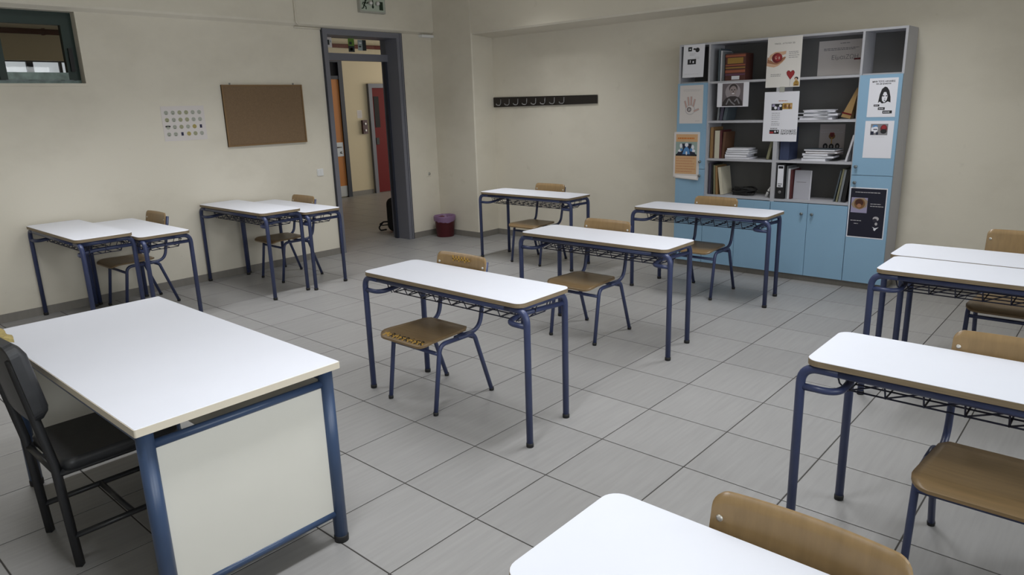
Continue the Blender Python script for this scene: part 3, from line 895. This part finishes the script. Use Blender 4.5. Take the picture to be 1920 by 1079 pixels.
def tp_(u, v):
    uu = math.sin((2 * u - 1) * math.pi / 2)
    hz = .150 - .045 * (1 - math.sqrt(max(0, 1 - min(1, max(0, (abs(uu) - .76) / .24)) ** 2)))
    z = .745 + (2 * v - 1) * hz
    return (uu * .200, -.205 - (z - .42) * .155 + .012 * (1 - uu * uu) * -1 + .0, z)
bk = MB().plate(28, 14, tp_, lambda u, v: (0, .95 - .5 * max(abs(2 * u - 1) ** 6, abs(2 * v - 1) ** 6), .14), .062).build('backrest', M['vinyl'], tc)
fm = MB()
random.seed(3)
def fp(u, v):
    x = -.19 + .27 * u
    return (x, -.276 + .055 * v + .004 * math.sin(u * 17), .893 - .01 * abs(u - .5) - .012 * (2 * v - 1) ** 2 + .003 * math.sin(u * 29 + v * 9))
MB().plate(16, 5, fp, lambda u, v: (0, 0, 1), .012).build('torn_foam', M['foam'], bk)['label'] = 'yellow foam showing through the torn top'
tag(tc, 'dark grey padded chair with torn yellow top at the teacher desk', 'chair')

# ------------------------------------------------------------------ wall cupboard with open shelves
CX0, CX1, CYF, CYB, CZT = -0.30, 1.665, 4.150, BY - 0.012, 2.135
V1, V2, V3 = 0.012, 0.676, 1.345            # upright centres
cu = empty('cupboard', (0, 0, 0))
t = .018
def cbox(name, x0, x1, y0, y1, z0, z1, m, parent=cu): return MB().box(x0, x1, y0, y1, z0, z1).build(name, M[m], parent)
cbox('plinth', CX0, CX1, CYF + .012, CYB, 0, .055, 'skirting')
cbox('side_panel', CX0, CX0 + t, CYF, CYB, .055, CZT, 'carcass')
cbox('side_panel', CX1 - t, CX1, CYF, CYB, .055, CZT, 'carcass')
cbox('top_panel', CX0 + t, CX1 - t, CYF, CYB, CZT - t, CZT, 'carcass')
cbox('back_panel', CX0 + t, CX1 - t, CYB - .010, CYB - .001, .055, CZT - t, 'carcass_dark')
for v in (V1, V3): cbox('upright', v - t / 2, v + t / 2, CYF, CYB - .010, .055, CZT - t, 'carcass')
cbox('upright', V2 - t, V2 + t, CYF, CYB - .010, .055, CZT - t, 'carcass')
SH = [1.772, 1.414, 1.062, 0.716]
for (a, b) in ((V1 + t / 2, V2 - t), (V2 + t, V3 - t / 2)):
    for z in SH: cbox('shelf', a, b, CYF + .004, CYB - .010, z - .006, z + .014, 'carcass')
for (a, b) in ((CX0 + t, V1 - t / 2), (V3 + t / 2, CX1 - t)):
    cbox('shelf', a, b, CYF + .02, CYB - .010, 1.772, 1.790, 'carcass')
def door(x0, x1, z0, z1, knob=None):
    d = MB().box(x0, x1, CYF - .018, CYF - .001, z0, z1).build('cupboard_door', M['blue'], cu)
    if knob:
        kx, kz = knob
        MB().lathe([(0, 0), (.006, 0), (.006, .010), (.014, .016), (.014, .024), (.008, .028), (0, .028)], seg=14, mtx=Matrix.Translation((kx, CYF - .018, kz)) @ Matrix.Rotation(math.radians(90), 4, 'X')).build('knob', M['knob'], d)
door(CX0 + .002, V1 - .006, .058, 0.972, (V1 - .045, .91))
door(CX0 + .002, V1 - .006, 0.976, 1.778, (V1 - .045, 1.045))
door(V3 + .002, CX1 - .002, .058, 0.972, (1.383, .912))
door(V3 + .002, CX1 - .002, 0.976, 1.778, (1.381, 1.045))
for (a, b) in ((V1 - .002, V2 - .006), (V2 + .001, V3 - .003)):
    c = (a + b) / 2
    door(a, c - .002, .058, .705, (c - .045, .616)); door(c + .002, b, .058, .705, (c + .045, .616))
tag(cu, 'tall grey wall cupboard with open shelves and sky blue doors', 'cupboard')
YD = CYF - .0185      # in front of the blue doors
YS = CYF - .0015      # in front of the shelf edges

# ---- papers on the cupboard
def paper(name, x0, x1, z0, z1, y, base, prints, label, lean=0.0, cat='poster'):
    """prints: (kind, material, data) in 0..1 sheet coordinates, each one thin layer in front of the sheet"""
    o = empty(name, ((x0 + x1) / 2, y, z0))
    W, H = x1 - x0, z1 - z0
    sk = Matrix(((1, 0, lean, 0), (0, 1, 0, 0), (0, 0, 1, 0), (0, 0, 0, 1)))
    MB().box(-W / 2, W / 2, -.0012, 0, 0, H, mtx=sk).build('sheet', base, o)
    groups = {}
    for lay, (part, m, kind, data) in enumerate(prints):
        key = (part)
        mb, ms = groups.setdefault(key, (MB(), []))
        if m not in ms: ms.append(m)
        yf = -.0012 - .00025 * (1 + lay * .25)
        def P(a, b): return sk @ Vector((-W / 2 + a * W, yf, b * H))
        b0 = len(mb.v)
        if kind == 'rect':
            for r in data:
                a0, b0_, a1, b1 = r; n0 = len(mb.v)
                mb.v += [P(a0, b0_), P(a1, b0_), P(a1, b1), P(a0, b1)]
                mb.face((n0, n0 + 1, n0 + 2, n0 + 3), ms.index(m))
        elif kind == 'poly':
            mb.v += [P(a, b) for a, b in data]
            mb.face(range(b0, b0 + len(data)), ms.index(m))
        elif kind == 'ell':
            for (ca, cb_, ra, rb) in data:
                n0 = len(mb.v); N = 20
                mb.v += [P(ca + ra * math.cos(2 * math.pi * k / N), cb_ + rb * math.sin(2 * math.pi * k / N)) for k in range(N)]
                mb.face(range(n0, n0 + N), ms.index(m))
        elif kind == 'line':
            wd, pts = data
            for (p, q_) in zip(pts[:-1], pts[1:]):
                A, B = P(*p), P(*q_)
                d = (B - A); nn = Vector((-d.z, 0, d.x)).normalized() * wd
                n0 = len(mb.v); mb.v += [A + nn, B + nn, B - nn, A - nn]
                mb.face((n0, n0 + 1, n0 + 2, n0 + 3), ms.index(m))
    for part, (mb, ms) in groups.items():
        po_ = mb.build(part, ms, o)
        if part == 'printed_text': po_['kind'] = 'stuff'
    tag(o, label, cat)
    return o
def text(parent_obj, body, size, x, z, y, m, align='CENTER', bold=0.0):
    cu_ = bpy.data.curves.new('t', 'FONT'); cu_.body = body; cu_.size = size; cu_.align_x = align; cu_.offset = bold
    tmp = bpy.data.objects.new('t', cu_); col.objects.link(tmp)
    dg = bpy.context.evaluated_depsgraph_get()
    me = bpy.data.meshes.new_from_object(tmp.evaluated_get(dg))
    bpy.data.objects.remove(tmp); bpy.data.curves.remove(cu_)
    me.materials.clear(); me.materials.append(m)
    o = bpy.data.objects.new('lettering', me); col.objects.link(o)
    o.parent = parent_obj; o.location = (x, y, z); o.rotation_euler = (math.radians(90), 0, 0)
    return o
def lines(a0, a1, zs, h=.010):
    random.seed(int(zs[0] * 997) + len(zs))
    out = []
    for z in zs:
        a = a0
        end = a1 - random.random() * (a1 - a0) * .25
        while a < end:
            wdt = .03 + random.random() * .06
            out.append((a, z, min(a + wdt, end), z + h)); a += wdt + .012
    return out
INK, IG, IP = M['ink'], M['ink_grey'], M['ink_pale']
RED = color('print_red', (150, 44, 48)); SKIN = color('print_skin', (206, 168, 140)); SKIN2 = color('print_skin_shade', (158, 112, 86)); DRED = color('print_dark_red', (104, 30, 36))
BRN = color('print_brown', (120, 84, 48)); GLD = color('print_gold', (176, 140, 66)); ORG = color('print_orange', (206, 166, 124)); ORD = color('print_dark_orange', (198, 118, 50))
SKY = color('print_blue', (84, 136, 190)); NVY = color('print_navy', (28, 32, 56)); GRN = color('print_grey_green', (146, 164, 158)); LIL = color('print_lilac', (152, 146, 176)); PNK = color('print_pink', (196, 160, 150))

paper('notice_sheet', -.262, -.045, 1.832, 2.128, CYF - .004, M['paper'], [
    ('picture', INK, 'rect', [(.22, .80, .40, .93), (.22, .40, .62, .56)]), ('picture', INK, 'ell', [(.66, .83, .10, .07), (.52, .86, .06, .03)]),
    ('picture', M['paper'], 'rect', [(.28, .85, .35, .88), (.33, .45, .36, .53), (.46, .44, .52, .50)]),
    ('printed_text', IP, 'rect', lines(.30, .60, [.72, .68]) + lines(.55, .85, [.60, .56]) + lines(.10, .8, [.10], .006))],
    'white sheet with small black pictures hung over the top left compartment', lean=.03)
hand = [('ell', [(.46, .34, .19, .13)])]
pr = [('hand_drawing', IP, 'ell', [(.46, .36, .21, .13)]), ('hand_drawing', M['paper_warm'], 'ell', [(.46, .36, .185, .112)])]
for (a0, b0, a1, b1) in ((.30, .42, .22, .60), (.40, .47, .36, .70), (.50, .48, .50, .71), (.59, .44, .66, .64), (.62, .32, .84, .38)):
    pr += [('hand_drawing', IP, 'line', (.011, [(a0, b0), (a1, b1)])), ('hand_drawing', PNK, 'line', (.006, [(a0, b0), (a1, b1)]))]
pr += [('hand_drawing', color('print_dark_ring', (104, 92, 92)), 'ell', [(.42, .37, .10, .065)]), ('hand_drawing', M['paper_warm'], 'ell', [(.43, .37, .07, .042)]), ('hand_drawing', IG, 'line', (.004, [(.36, .37), (.48, .40), (.46, .34), (.38, .33)])),
       ('printed_text', IP, 'rect', lines(.15, .95, [.88, .85], .008) + lines(.70, .9, [.06], .012))]
paper('hand_sheet', -.272, -.030, 1.405, 1.760, YD, M['paper_warm'], pr, 'pale sheet with a hand outline on the left blue door')
pp3 = paper('orange_poster', -.322, -.048, .900, 1.325, YD, M['paper_warm'], [
    ('title_band', ORG, 'rect', [(.08, .78, .92, .95)]), ('text_panel', ORG, 'rect', [(.06, .05, .90, .46)]),
    ('picture', GRN, 'rect', [(.07, .46, .91, .78)]), ('picture', NVY, 'poly', [(.07, .46), (.90, .46), (.82, .54), (.66, .62), (.70, .74), (.32, .74), (.36, .62), (.16, .54)]),
    ('picture', SKY, 'poly', [(.34, .50), (.64, .50), (.60, .62), (.50, .68), (.40, .62)]), ('picture', M['paper'], 'ell', [(.50, .71, .07, .045), (.28, .69, .05, .05), (.74, .66, .05, .05), (.24, .58, .07, .03), (.77, .58, .07, .03), (.50, .53, .03, .05)]),
    ('picture', SKY, 'ell', [(.30, .60, .05, .03), (.68, .60, .05, .04), (.50, .60, .06, .04)]), ('picture', INK, 'rect', [(.08, .46, .30, .50), (.68, .46, .90, .50)]),
    ('printed_text', ORD, 'rect', lines(.15, .90, [.84], .035)), ('printed_text', color('print_rust', (186, 118, 84)), 'rect', lines(.10, .86, [.40, .34, .28, .22, .16, .10], .012))],
    'orange poster with a blue picture peeling off the left blue door')
MB().plate(8, 3, lambda u, v: (-.137 + .28 * u, -.003 - .020 * (1 - v) * u, -.022 + .024 * v - .012 * u * (1 - v)), lambda u, v: (0, -1, 0), .001).build('curled_edge', M['paper_warm'], pp3)

heart = [(.72, .15), (.62, .245), (.605, .29), (.635, .325), (.68, .325), (.72, .295), (.76, .325), (.805, .325), (.835, .29), (.82, .245)]
p4 = paper('heart_poster', .558, .858, 1.709, 2.130, YS, color('poster_cream', (222, 218, 214)), [
    ('picture', SKIN2, 'poly', [(.0, .46), (.06, .44), (.20, .43), (.38, .45), (.52, .55), (.56, .60), (.48, .60), (.36, .52), (.22, .50), (.10, .56), (.02, .62)]),
    ('picture', SKIN, 'poly', [(.0, .44), (.10, .42), (.22, .405), (.34, .43), (.46, .50), (.54, .56), (.50, .57), (.38, .50), (.26, .46), (.12, .48), (.0, .50)]),
    ('picture', SKIN, 'poly', [(.03, .58), (.10, .66), (.24, .71), (.44, .71), (.56, .72), (.55, .66), (.46, .64), (.30, .66), (.18, .62), (.10, .54)]),
    ('picture', DRED, 'ell', [(.30, .59, .155, .10)]), ('picture', RED, 'ell', [(.33, .60, .11, .075)]), ('picture', PNK, 'ell', [(.27, .595, .03, .03), (.36, .59, .02, .03)]), ('picture', RED, 'ell', [(.275, .60, .018, .018)]),
    ('picture', SKIN2, 'line', (.006, [(.02, .56), (.14, .50), (.30, .47), (.44, .52), (.54, .60)])),
    ('heart', RED, 'poly', heart), ('heart', DRED, 'line', (.0015, heart + heart[:1])), ('heart', IG, 'line', (.0012, [(.72, .15), (.715, .02)])),
    ('figure', GLD, 'poly', [(.82, .02), (.98, .02), (.975, .09), (.93, .13), (.87, .13), (.82, .08)]), ('figure', BRN, 'rect', [(.85, .03, .95, .055), (.87, .085, .93, .10)]),
    ('figure', INK, 'ell', [(.895, .165, .055, .032)]), ('figure', SKIN, 'ell', [(.885, .150, .035, .026)]),
    ('printed_text', IG, 'rect', lines(.64, .96, [.69, .66, .62, .58], .010) + lines(.14, .48, [.255, .225], .010))],
    'white poster with hands holding a red heart at the top of the cupboard')
text(p4, 'ΤΙΝΑΞΕ... ΑΥΤΟ ΠΟΥ ΖΕΙ', .0155, .0, .360, -.0018, INK)
p5 = paper('portrait_print', .104, .408, 1.552, 1.768, YS, M['paper'], [
    ('photo', color('photo_grey', (104, 96, 100)), 'rect', [(.16, .03, .83, .97)]), ('photo', color('photo_light', (150, 142, 146)), 'ell', [(.50, .62, .24, .34)]),
    ('photo', color('photo_dark', (52, 46, 48)), 'poly', [(.17, .04), (.82, .04), (.80, .22), (.70, .38), (.58, .44), (.42, .44), (.28, .36), (.19, .20)]),
    ('photo', IG, 'line', (.006, [(.30, .10), (.38, .34), (.46, .20), (.58, .08)])), ('photo', IG, 'line', (.006, [(.72, .12), (.64, .34), (.56, .22)])),
    ('photo', color('photo_hair', (60, 52, 54)), 'ell', [(.51, .76, .135, .19)]), ('photo', color('photo_skin', (146, 134, 134)), 'ell', [(.51, .66, .115, .20)]),
    ('photo', INK, 'ell', [(.465, .70, .022, .022), (.555, .70, .022, .022)]), ('photo', M['photo_hair'], 'poly', [(.50, .60), (.52, .60), (.525, .66), (.495, .66)]), ('photo', M['paper'], 'ell', [(.51, .545, .045, .018)])],
    'white sheet with a grey photograph of a smiling child hanging from a shelf')
p6 = paper('leaflet_poster', .558, .863, 1.243, 1.672, YS - .001, M['paper'], [
    ('picture', INK, 'rect', [(.22, .63, .54, .76)]), ('picture', LIL, 'rect', [(.24, .70, .32, .75), (.40, .64, .46, .70)]), ('picture', M['paper'], 'ell', [(.34, .68, .04, .03), (.48, .72, .04, .025)]),
    ('picture', GLD, 'rect', [(.54, .65, .82, .77)]), ('picture', BRN, 'ell', [(.62, .71, .05, .04), (.74, .70, .04, .05)]), ('picture', SKIN, 'ell', [(.68, .72, .025, .025), (.78, .72, .02, .03)]),
    ('logo', INK, 'rect', [(.20, .155, .48, .235)]), ('logo', RED, 'rect', [(.20, .16, .32, .20)]), ('logo', M['paper'], 'ell', [(.37, .20, .025, .022), (.44, .21, .018, .014)]), ('logo', IG, 'rect', lines(.22, .46, [.25, .265], .010)),
    ('printed_text', ORD, 'rect', lines(.42, .70, [.81], .012)), ('printed_text', IG, 'rect', lines(.24, .50, [.57, .53, .49, .45, .40, .36, .33], .008))],
    'white poster with small pictures and bold lettering hung below the heart poster')
text(p6, 'ΣΧΟΛΙΚΟΣ', .026, .010, .083, -.0024, INK, 'LEFT', .0004); text(p6, 'ΕΚΦΟΒΙΣΜΟΣ', .0205, .010, .062, -.0024, INK, 'LEFT', .0003)
MB().box(-.022, .022, -.004, -.001, .425, .470).build('tape', M['plastic_grey'], p6)
p7 = paper('life_sheet', .900, 1.253, 1.795, 2.085, CYB - .0105, M['paper_warm'], [('printed_text', IG, 'rect', lines(.50, .75, [.90], .018) + lines(.12, .95, [.76, .72], .020)), ('picture', DRED, 'rect', [(.84, .42, .99, .47)])],
    'white sheet lettered in dark on the back of the top right compartment')
text(p7, 'ΕίμαιΖΩΗ', .050, .045, .132, -.0020, IG)
paper('flower_sheet', .962, 1.176, 1.120, 1.380, CYB - .0105, color('sheet_grey_pink', (172, 164, 164)), [('picture', RED, 'ell', [(.50, .66, .10, .09)]), ('picture', BRN, 'ell', [(.50, .60, .13, .10)]), ('picture', DRED, 'ell', [(.50, .64, .08, .07)]),
    ('picture', INK, 'ell', [(.26, .26, .10, .10), (.50, .25, .10, .10), (.74, .27, .09, .10)]), ('picture', IG, 'ell', [(.26, .25, .04, .05), (.50, .25, .04, .05), (.74, .26, .04, .05)]), ('picture', GLD, 'line', (.004, [(.50, .35), (.50, .56)])), ('printed_text', IP, 'rect', lines(.05, .95, [.80, .72], .03))],
    'small sheet with dark round motifs on the back of the third right shelf')
hair = [(.36, .36), (.40, .58), (.46, .72), (.56, .78), (.64, .76), (.72, .68), (.78, .52), (.80, .37), (.70, .40), (.60, .36), (.50, .35), (.42, .40)]
p9 = paper('stencil_face_poster', 1.424, 1.635, 1.446, 1.750, YD, M['paper'], [
    ('stencil_face', INK, 'poly', hair), ('stencil_face', M['paper'], 'poly', [(.48, .50), (.54, .64), (.62, .64), (.68, .54), (.66, .44), (.58, .37), (.50, .42)]),
    ('stencil_face', INK, 'rect', [(.50, .53, .565, .555), (.61, .53, .67, .555)]), ('stencil_face', INK, 'poly', [(.575, .46), (.60, .46), (.592, .50)]), ('stencil_face', INK, 'ell', [(.585, .425, .030, .012)]),
    ('caption_bar', INK, 'rect', [(.22, .275, .42, .325), (.38, .185, .62, .25), (.55, .09, .88, .165)]), ('caption_bar', M['paper'], 'rect', lines(.25, .40, [.295], .012) + lines(.41, .60, [.21], .016) + lines(.58, .86, [.115], .022))],
    'white poster with black stencilled woman face on the right blue door')
text(p9, 'ΜΗΝ ΤΟΥΣ ΑΦΗΝΕΙΣ', .0165, .0, .272, -.0016, INK, 'CENTER', .0006); text(p9, 'ΝΑ ΣΕ ΚΑΝΟΥΝ', .0145, .0, .254, -.0016, INK, 'CENTER', .0006)
paper('two_faces_sheet', 1.421, 1.636, 1.118, 1.416, YD, M['paper'], [
    ('picture', IG, 'rect', [(.20, .62, .80, .92)]), ('picture', M['paper'], 'ell', [(.34, .78, .12, .10)]), ('picture', SKY, 'poly', [(.24, .82), (.30, .89), (.42, .89), (.46, .83), (.38, .85)]), ('picture', NVY, 'rect', [(.21, .63, .32, .72), (.40, .63, .48, .70), (.30, .76, .44, .785)]),
    ('picture', DRED, 'ell', [(.66, .79, .12, .11)]), ('picture', INK, 'ell', [(.66, .72, .11, .06)]), ('picture', RED, 'ell', [(.66, .83, .08, .05)]), ('printed_text', IP, 'rect', lines(.25, .78, [.57], .006))],
    'white sheet with a pair of small coloured pictures on the right blue door')
p11 = paper('navy_poster', 1.350, 1.640, .448, .873, YD, M['paper'], [
    ('background', color('poster_navy', (20, 20, 40)), 'rect', [(.025, .02, .975, .98)]),
    ('picture', LIL, 'rect', [(.06, .50, .50, .80)]), ('picture', color('print_beige', (150, 132, 112)), 'poly', [(.06, .66), (.16, .78), (.40, .80), (.50, .74), (.48, .62), (.30, .56), (.12, .60)]), ('picture', BRN, 'ell', [(.29, .68, .15, .10)]), ('picture', color('print_deep_brown', (70, 38, 30)), 'ell', [(.28, .70, .11, .07)]), ('picture', SKIN2, 'ell', [(.28, .64, .06, .04)]),
    ('figure', IP, 'ell', [(.76, .40, .08, .045)]), ('figure', color('print_shadow', (44, 42, 56)), 'ell', [(.74, .37, .06, .035)]), ('figure', IP, 'ell', [(.78, .30, .035, .03)]), ('figure', M['paper'], 'poly', [(.68, .24), (.76, .215), (.86, .24), (.80, .20), (.76, .16), (.72, .18), (.73, .205)]),
    ('printed_text', IP, 'rect', lines(.15, .90, [.90], .014) + lines(.58, .94, [.68, .635], .014) + lines(.08, .46, [.335], .014) + lines(.18, .32, [.275], .014))],
    'navy blue poster with white border low on the right blue door')

# ---- books and papers on the shelves
def book(x0, th, h, z, cov, label, lean=0.0, depth=.20, y0=None, pages=None, group='books on the cupboard shelves', cat='book', name='book'):
    """upright book, spine to the room; lean in degrees towards +x"""
    y0 = CYF + .035 if y0 is None else y0
    o = empty(name, (x0 + (th if lean > 0 else 0), y0, z + .001))
    o.rotation_euler = (0, math.radians(lean), 0)
    xs0 = -th if lean > 0 else 0
    c = .0018
    MB().box(xs0, xs0 + c, 0, depth, 0, h).box(xs0 + th - c, xs0 + th, 0, depth, 0, h).box(xs0, xs0 + th, -.001, c, 0, h).build('cover', cov, o)
    MB().box(xs0 + c, xs0 + th - c, c, depth - .004, .003, h - .003).build('pages', pages or M['paper_warm'], o)
    tag(o, label, cat, group)
    return o
def flat(x0, x1, z, th, y0, y1, cov, label, rz=0.0, group='papers piled on the cupboard shelves', cat='paper pile', name='paper_pile', pages=None):
    o = empty(name, ((x0 + x1) / 2, (y0 + y1) / 2, z + .001), math.radians(rz))
    w_, d_ = (x1 - x0) / 2, (y1 - y0) / 2
    MB().box(-w_, w_, -d_, d_, 0, .002).box(-w_, w_, -d_, d_, th - .002, th).build('cover', cov, o)
    MB().box(-w_ + .002, w_ - .002, -d_ + .002, d_ - .002, .002, th - .002).build('pages', pages or M['paper'], o)
    tag(o, label, cat, group)
    return o
GRY = color('cover_grey', (120, 124, 128)); SLT = color('cover_slate', (74, 84, 92)); WHT = color('cover_white', (200, 200, 206)); WINE = color('cover_wine', (88, 42, 44)); TAN = color('cover_tan', (146, 114, 76)); BRC = color('cover_brown', (90, 62, 44)); DNV = color('cover_navy', (52, 62, 92)); OLV = color('cover_olive', (124, 122, 96)); BLK = color('cover_black', (26, 26, 28)); PUR = color('cover_purple_grey', (74, 70, 88)); KRT = color('cover_kraft', (160, 130, 84)); IVY = color('cover_ivory', (196, 190, 172))
s0, s1, s2, s3 = [z + .014 for z in SH]
book(.085, .020, .290, s0, SLT, 'slate grey ring folder at the left of the top left shelf', name='ring_folder', cat='folder')
book(.108, .012, .270, s0, WHT, 'thin white folder between the slate folder and the red box', name='ring_folder', cat='folder')
book(.123, .010, .262, s0, GRY, 'thin grey folder touching the red and gold box', name='ring_folder', cat='folder')
bxo = empty('patterned_box', (.240, CYF + .130, s0 + .001))
bo = MB().prism(rrect(-.098, .098, -.075, .095, .006, 2), 0, .238).build('body', color('box_red', (84, 48, 42)), bxo)
for (z0_, z1_, kk, rgb) in ((.150, .200, 'box_gold', (150, 118, 54)), (.130, .142, 'box_copper', (150, 84, 60)), (.108, .118, 'box_gold', 0), (.070, .092, 'box_copper', 0), (.046, .060, 'box_plum', (96, 60, 84)), (.208, .226, 'box_copper', 0)):
    if rgb: color(kk, rgb)
    MB().box(-.075 if z0_ > .14 and z1_ < .205 else -.096, .075 if z0_ > .14 and z1_ < .205 else .096, -.0765, -.0745, z0_, z1_).build('band', M[kk], bxo)
MB().box(-.030, .045, -.078, -.0745, .008, .040).build('tag', M['paper'], bxo)
tag(bxo, 'red and gold patterned box with white tag on the top left shelf', 'box')

book(.092, .016, .225, s1, GRY, 'grey spined book at the left below the portrait sheet', lean=4)
book(.116, .026, .230, s1, PUR, 'dark purple grey book behind the portrait sheet', lean=8)
book(.150, .030, .220, s1, SLT, 'slate book leaning at the right below the portrait sheet', lean=10)
book(.034, .030, .290, s2, TAN, 'tan book at the far left of the third left shelf')
book(.068, .010, .262, s2, BRC, 'thin brown book next to the tan one on the third left shelf')
book(.081, .048, .258, s2, IVY, 'thick ivory folder on the third left shelf', name='ring_folder', cat='folder')
book(.131, .020, .262, s2, WINE, 'wine red book beside the ivory folder')
book(.153, .024, .245, s2, BRC, 'dark brown book at the end of the row on the third left shelf', lean=3)
zc = s2
for (a, b, thk, cv, rz, lab) in ((.190, .430, .012, M['paper'], 0, 'white exercise book at the bottom of the third left shelf pile'), (.186, .400, .028, GRY, 2, 'grey backed paper block in the third left shelf pile'), (.196, .425, .018, M['paper'], -3, 'white paper block in the middle of the third left shelf pile'),
                             (.200, .430, .016, GRY, 1, 'thin grey booklet near the top of the third left shelf pile'), (.206, .412, .016, M['paper'], 3, 'white booklet on top of the third left shelf pile')):
    flat(a, b, zc, thk, CYF + .03, CYF + .22, cv, lab, rz); zc += thk + .0015
book(.586, .024, .205, s2, OLV, 'olive patterned book leaning against the divider on the third left shelf', lean=12)
book(.032, .024, .300, s3, PUR, 'dark purple book at the far left of the lowest left shelf')
book(.058, .018, .292, s3, BLK, 'black book second from the left on the lowest left shelf')
book(.088, .016, .280, s3, OLV, 'olive book on the lowest left shelf', lean=-2)
book(.111, .020, .275, s3, TAN, 'tan book next to the olive one on the lowest left shelf', lean=-3)
ob = book(.158, .030, .262, s3, IVY, 'white edged grey book leaning left on the lowest left shelf', lean=-8)
cbk = empty('cable_bundle', (.36, CYF + .12, s3 + .001))
random.seed(11)
for k in range(7):
    a0 = random.random() * 6.28; rr = .05 + .035 * random.random()
    pts = []
    for q_ in range(15):
        a = a0 + q_ * .42
        pts.append((rr * 1.55 * math.cos(a) + random.uniform(-.012, .012), rr * .8 * math.sin(a), (.016 + .009 * k) + .008 * math.sin(a * 2 + k)))
    MB().tube(pts, .0045, 6).build('cable', M['black'], cbk)
MB().prism(rrect(-.10, .05, -.05, .05, .02), .0, .042, ch=.012).build('pouch', M['black'], cbk)
tag(cbk, 'tangle of black cables on the lowest left shelf', 'cables')
mk_ = empty('white_marker', (.598, CYF + .055, s3 + .007)); mk_.rotation_euler = (0, math.radians(24), 0)
MB().lathe([(0, 0), (.012, 0), (.012, .075), (.007, .080), (.007, .098), (0, .1)], seg=12).build('barrel', M['plastic_white'], mk_)
MB().lathe([(.0125, .05), (.0135, .05), (.0135, .058), (.0125, .058)], seg=12).build('ring', M['ink'], mk_)
tag(mk_, 'small white marker leaning on the divider of the lowest left shelf', 'marker')

# right hand shelves
zc = s1
random.seed(5)
for k, (a, b, thk, cv, rz, lab) in enumerate(((.860, 1.130, .016, M['paper'], 4, 'white papers at the bottom of the loose pile on the second right shelf'), (.830, 1.120, .014, GRY, -8, 'grey papers low in the loose pile on the second right shelf'), (.885, 1.160, .014, M['paper'], 10, 'white papers in the middle of the loose pile on the second right shelf'),
        (.850, 1.110, .012, SLT, -5, 'dark folder in the loose pile on the second right shelf'), (.880, 1.130, .010, M['paper'], 14, 'crooked white papers high in the loose pile on the second right shelf'), (.900, 1.110, .008, M['paper'], -12, 'topmost sheets of the loose pile on the second right shelf'))):
    flat(a, b, zc, thk, CYF + .03, CYF + .23, cv, lab, rz); zc += thk + .0015
pk = empty('paper_cone', (1.238, CYF + .16, s1 + .007))
pk.rotation_euler = (0, math.radians(14), 0)
MB().prism([(-.055, 0), (.022, 0), (.012, .25), (-.004, .255)], -.05, .05, mtx=XZ).build('body', KRT, pk)
MB().box(-.056, .023, -.0525, -.0495, .030, .042).build('band', M['red'], pk)
tag(pk, 'brown kraft paper wedge leaning on the right upright of the second shelf', 'paper bag')
book(.712, .020, .300, s2, DNV, 'navy blue binder at the left of the third right shelf', name='ring_binder', cat='binder')
book(.733, .060, .285, s2, DNV, 'thick navy blue binder on the third right shelf', name='ring_binder', cat='binder')
zc = s2
for (a, b, thk, cv, rz, lab) in ((.905, 1.110, .022, M['paper'], 0, 'white paper block at the bottom of the third right shelf pile'), (.915, 1.170, .020, GRY, 3, 'grey edged booklet in the third right shelf pile'), (.912, 1.130, .018, M['paper'], -2, 'white booklet in the third right shelf pile'),
                             (.935, 1.200, .018, BRC, 2, 'brown covered book in the third right shelf pile'), (.925, 1.190, .016, SLT, -3, 'dark book on top of the third right shelf pile')):
    flat(a, b, zc, thk, CYF + .03, CYF + .22, cv, lab, rz); zc += thk + .0015
book(1.268, .016, .225, s2, WHT, 'pale grey booklet leaning on the right upright of the third shelf', lean=13)
bi = empty('lever_arch_file', (.700, CYF + .012, s3 + .001))
MB().box(0, .078, 0, .27, 0, .312).build('body', BLK, bi)
MB().box(.012, .066, -.0012, 0, .105, .300).build('label_strip', M['paper'], bi)
mb = MB().box(.018, .060, -.0020, -.0012, .272, .294)
for z in (.128, .136): mb.box(.018, .058, -.002, -.0012, z, z + .003)
mb.box(.022, .048, -.002, -.0012, .112, .120)
mb.build('print', M['ink'], bi)
MB().lathe([(.008, 0), (.013, 0), (.013, .002), (.008, .002)], seg=16, mtx=Matrix.Translation((.039, -.0, .060)) @ Matrix.Rotation(math.radians(90), 4, 'X')).build('finger_ring', M['hook'], bi)
tag(bi, 'black lever arch file with white label strip on the lowest right shelf', 'binder')
book(.785, .012, .295, s3, GRY, 'grey folder right of the black lever arch file', name='ring_folder', cat='folder')
book(.799, .020, .272, s3, WHT, 'white folder near the black lever arch file', name='ring_folder', cat='folder')
book(.822, .014, .262, s3, WINE, 'wine red book beside the pale upright booklet')
pb = empty('upright_booklet', (.845, CYF + .06, s3 + .001)); pb.rotation_euler = (math.radians(-3), 0, 0)
MB().box(0, .142, 0, .010, 0, .258).build('cover', color('booklet_grey', (170, 170, 180)), pb)
MB().box(.142, .146, 0, .016, 0, .256).build('pages', M['paper'], pb)
MB().box(.020, .105, -.0008, 0, .150, .155).build('title_line', M['ink_grey'], pb)
tag(pb, 'pale grey booklet standing face outwards on the lowest right shelf', 'book')
book(1.200, .010, .272, s3, SLT, 'thin slate book leaning right, first of the row at the right upright', lean=9)
book(1.222, .014, .285, s3, OLV, 'olive book leaning right at the end of the lowest right shelf', lean=8)
book(1.243, .018, .280, s3, GRY, 'grey book leaning right on the lowest right shelf', lean=7)
book(1.270, .028, .275, s3, BLK, 'black book against the right upright of the lowest shelf', lean=6)
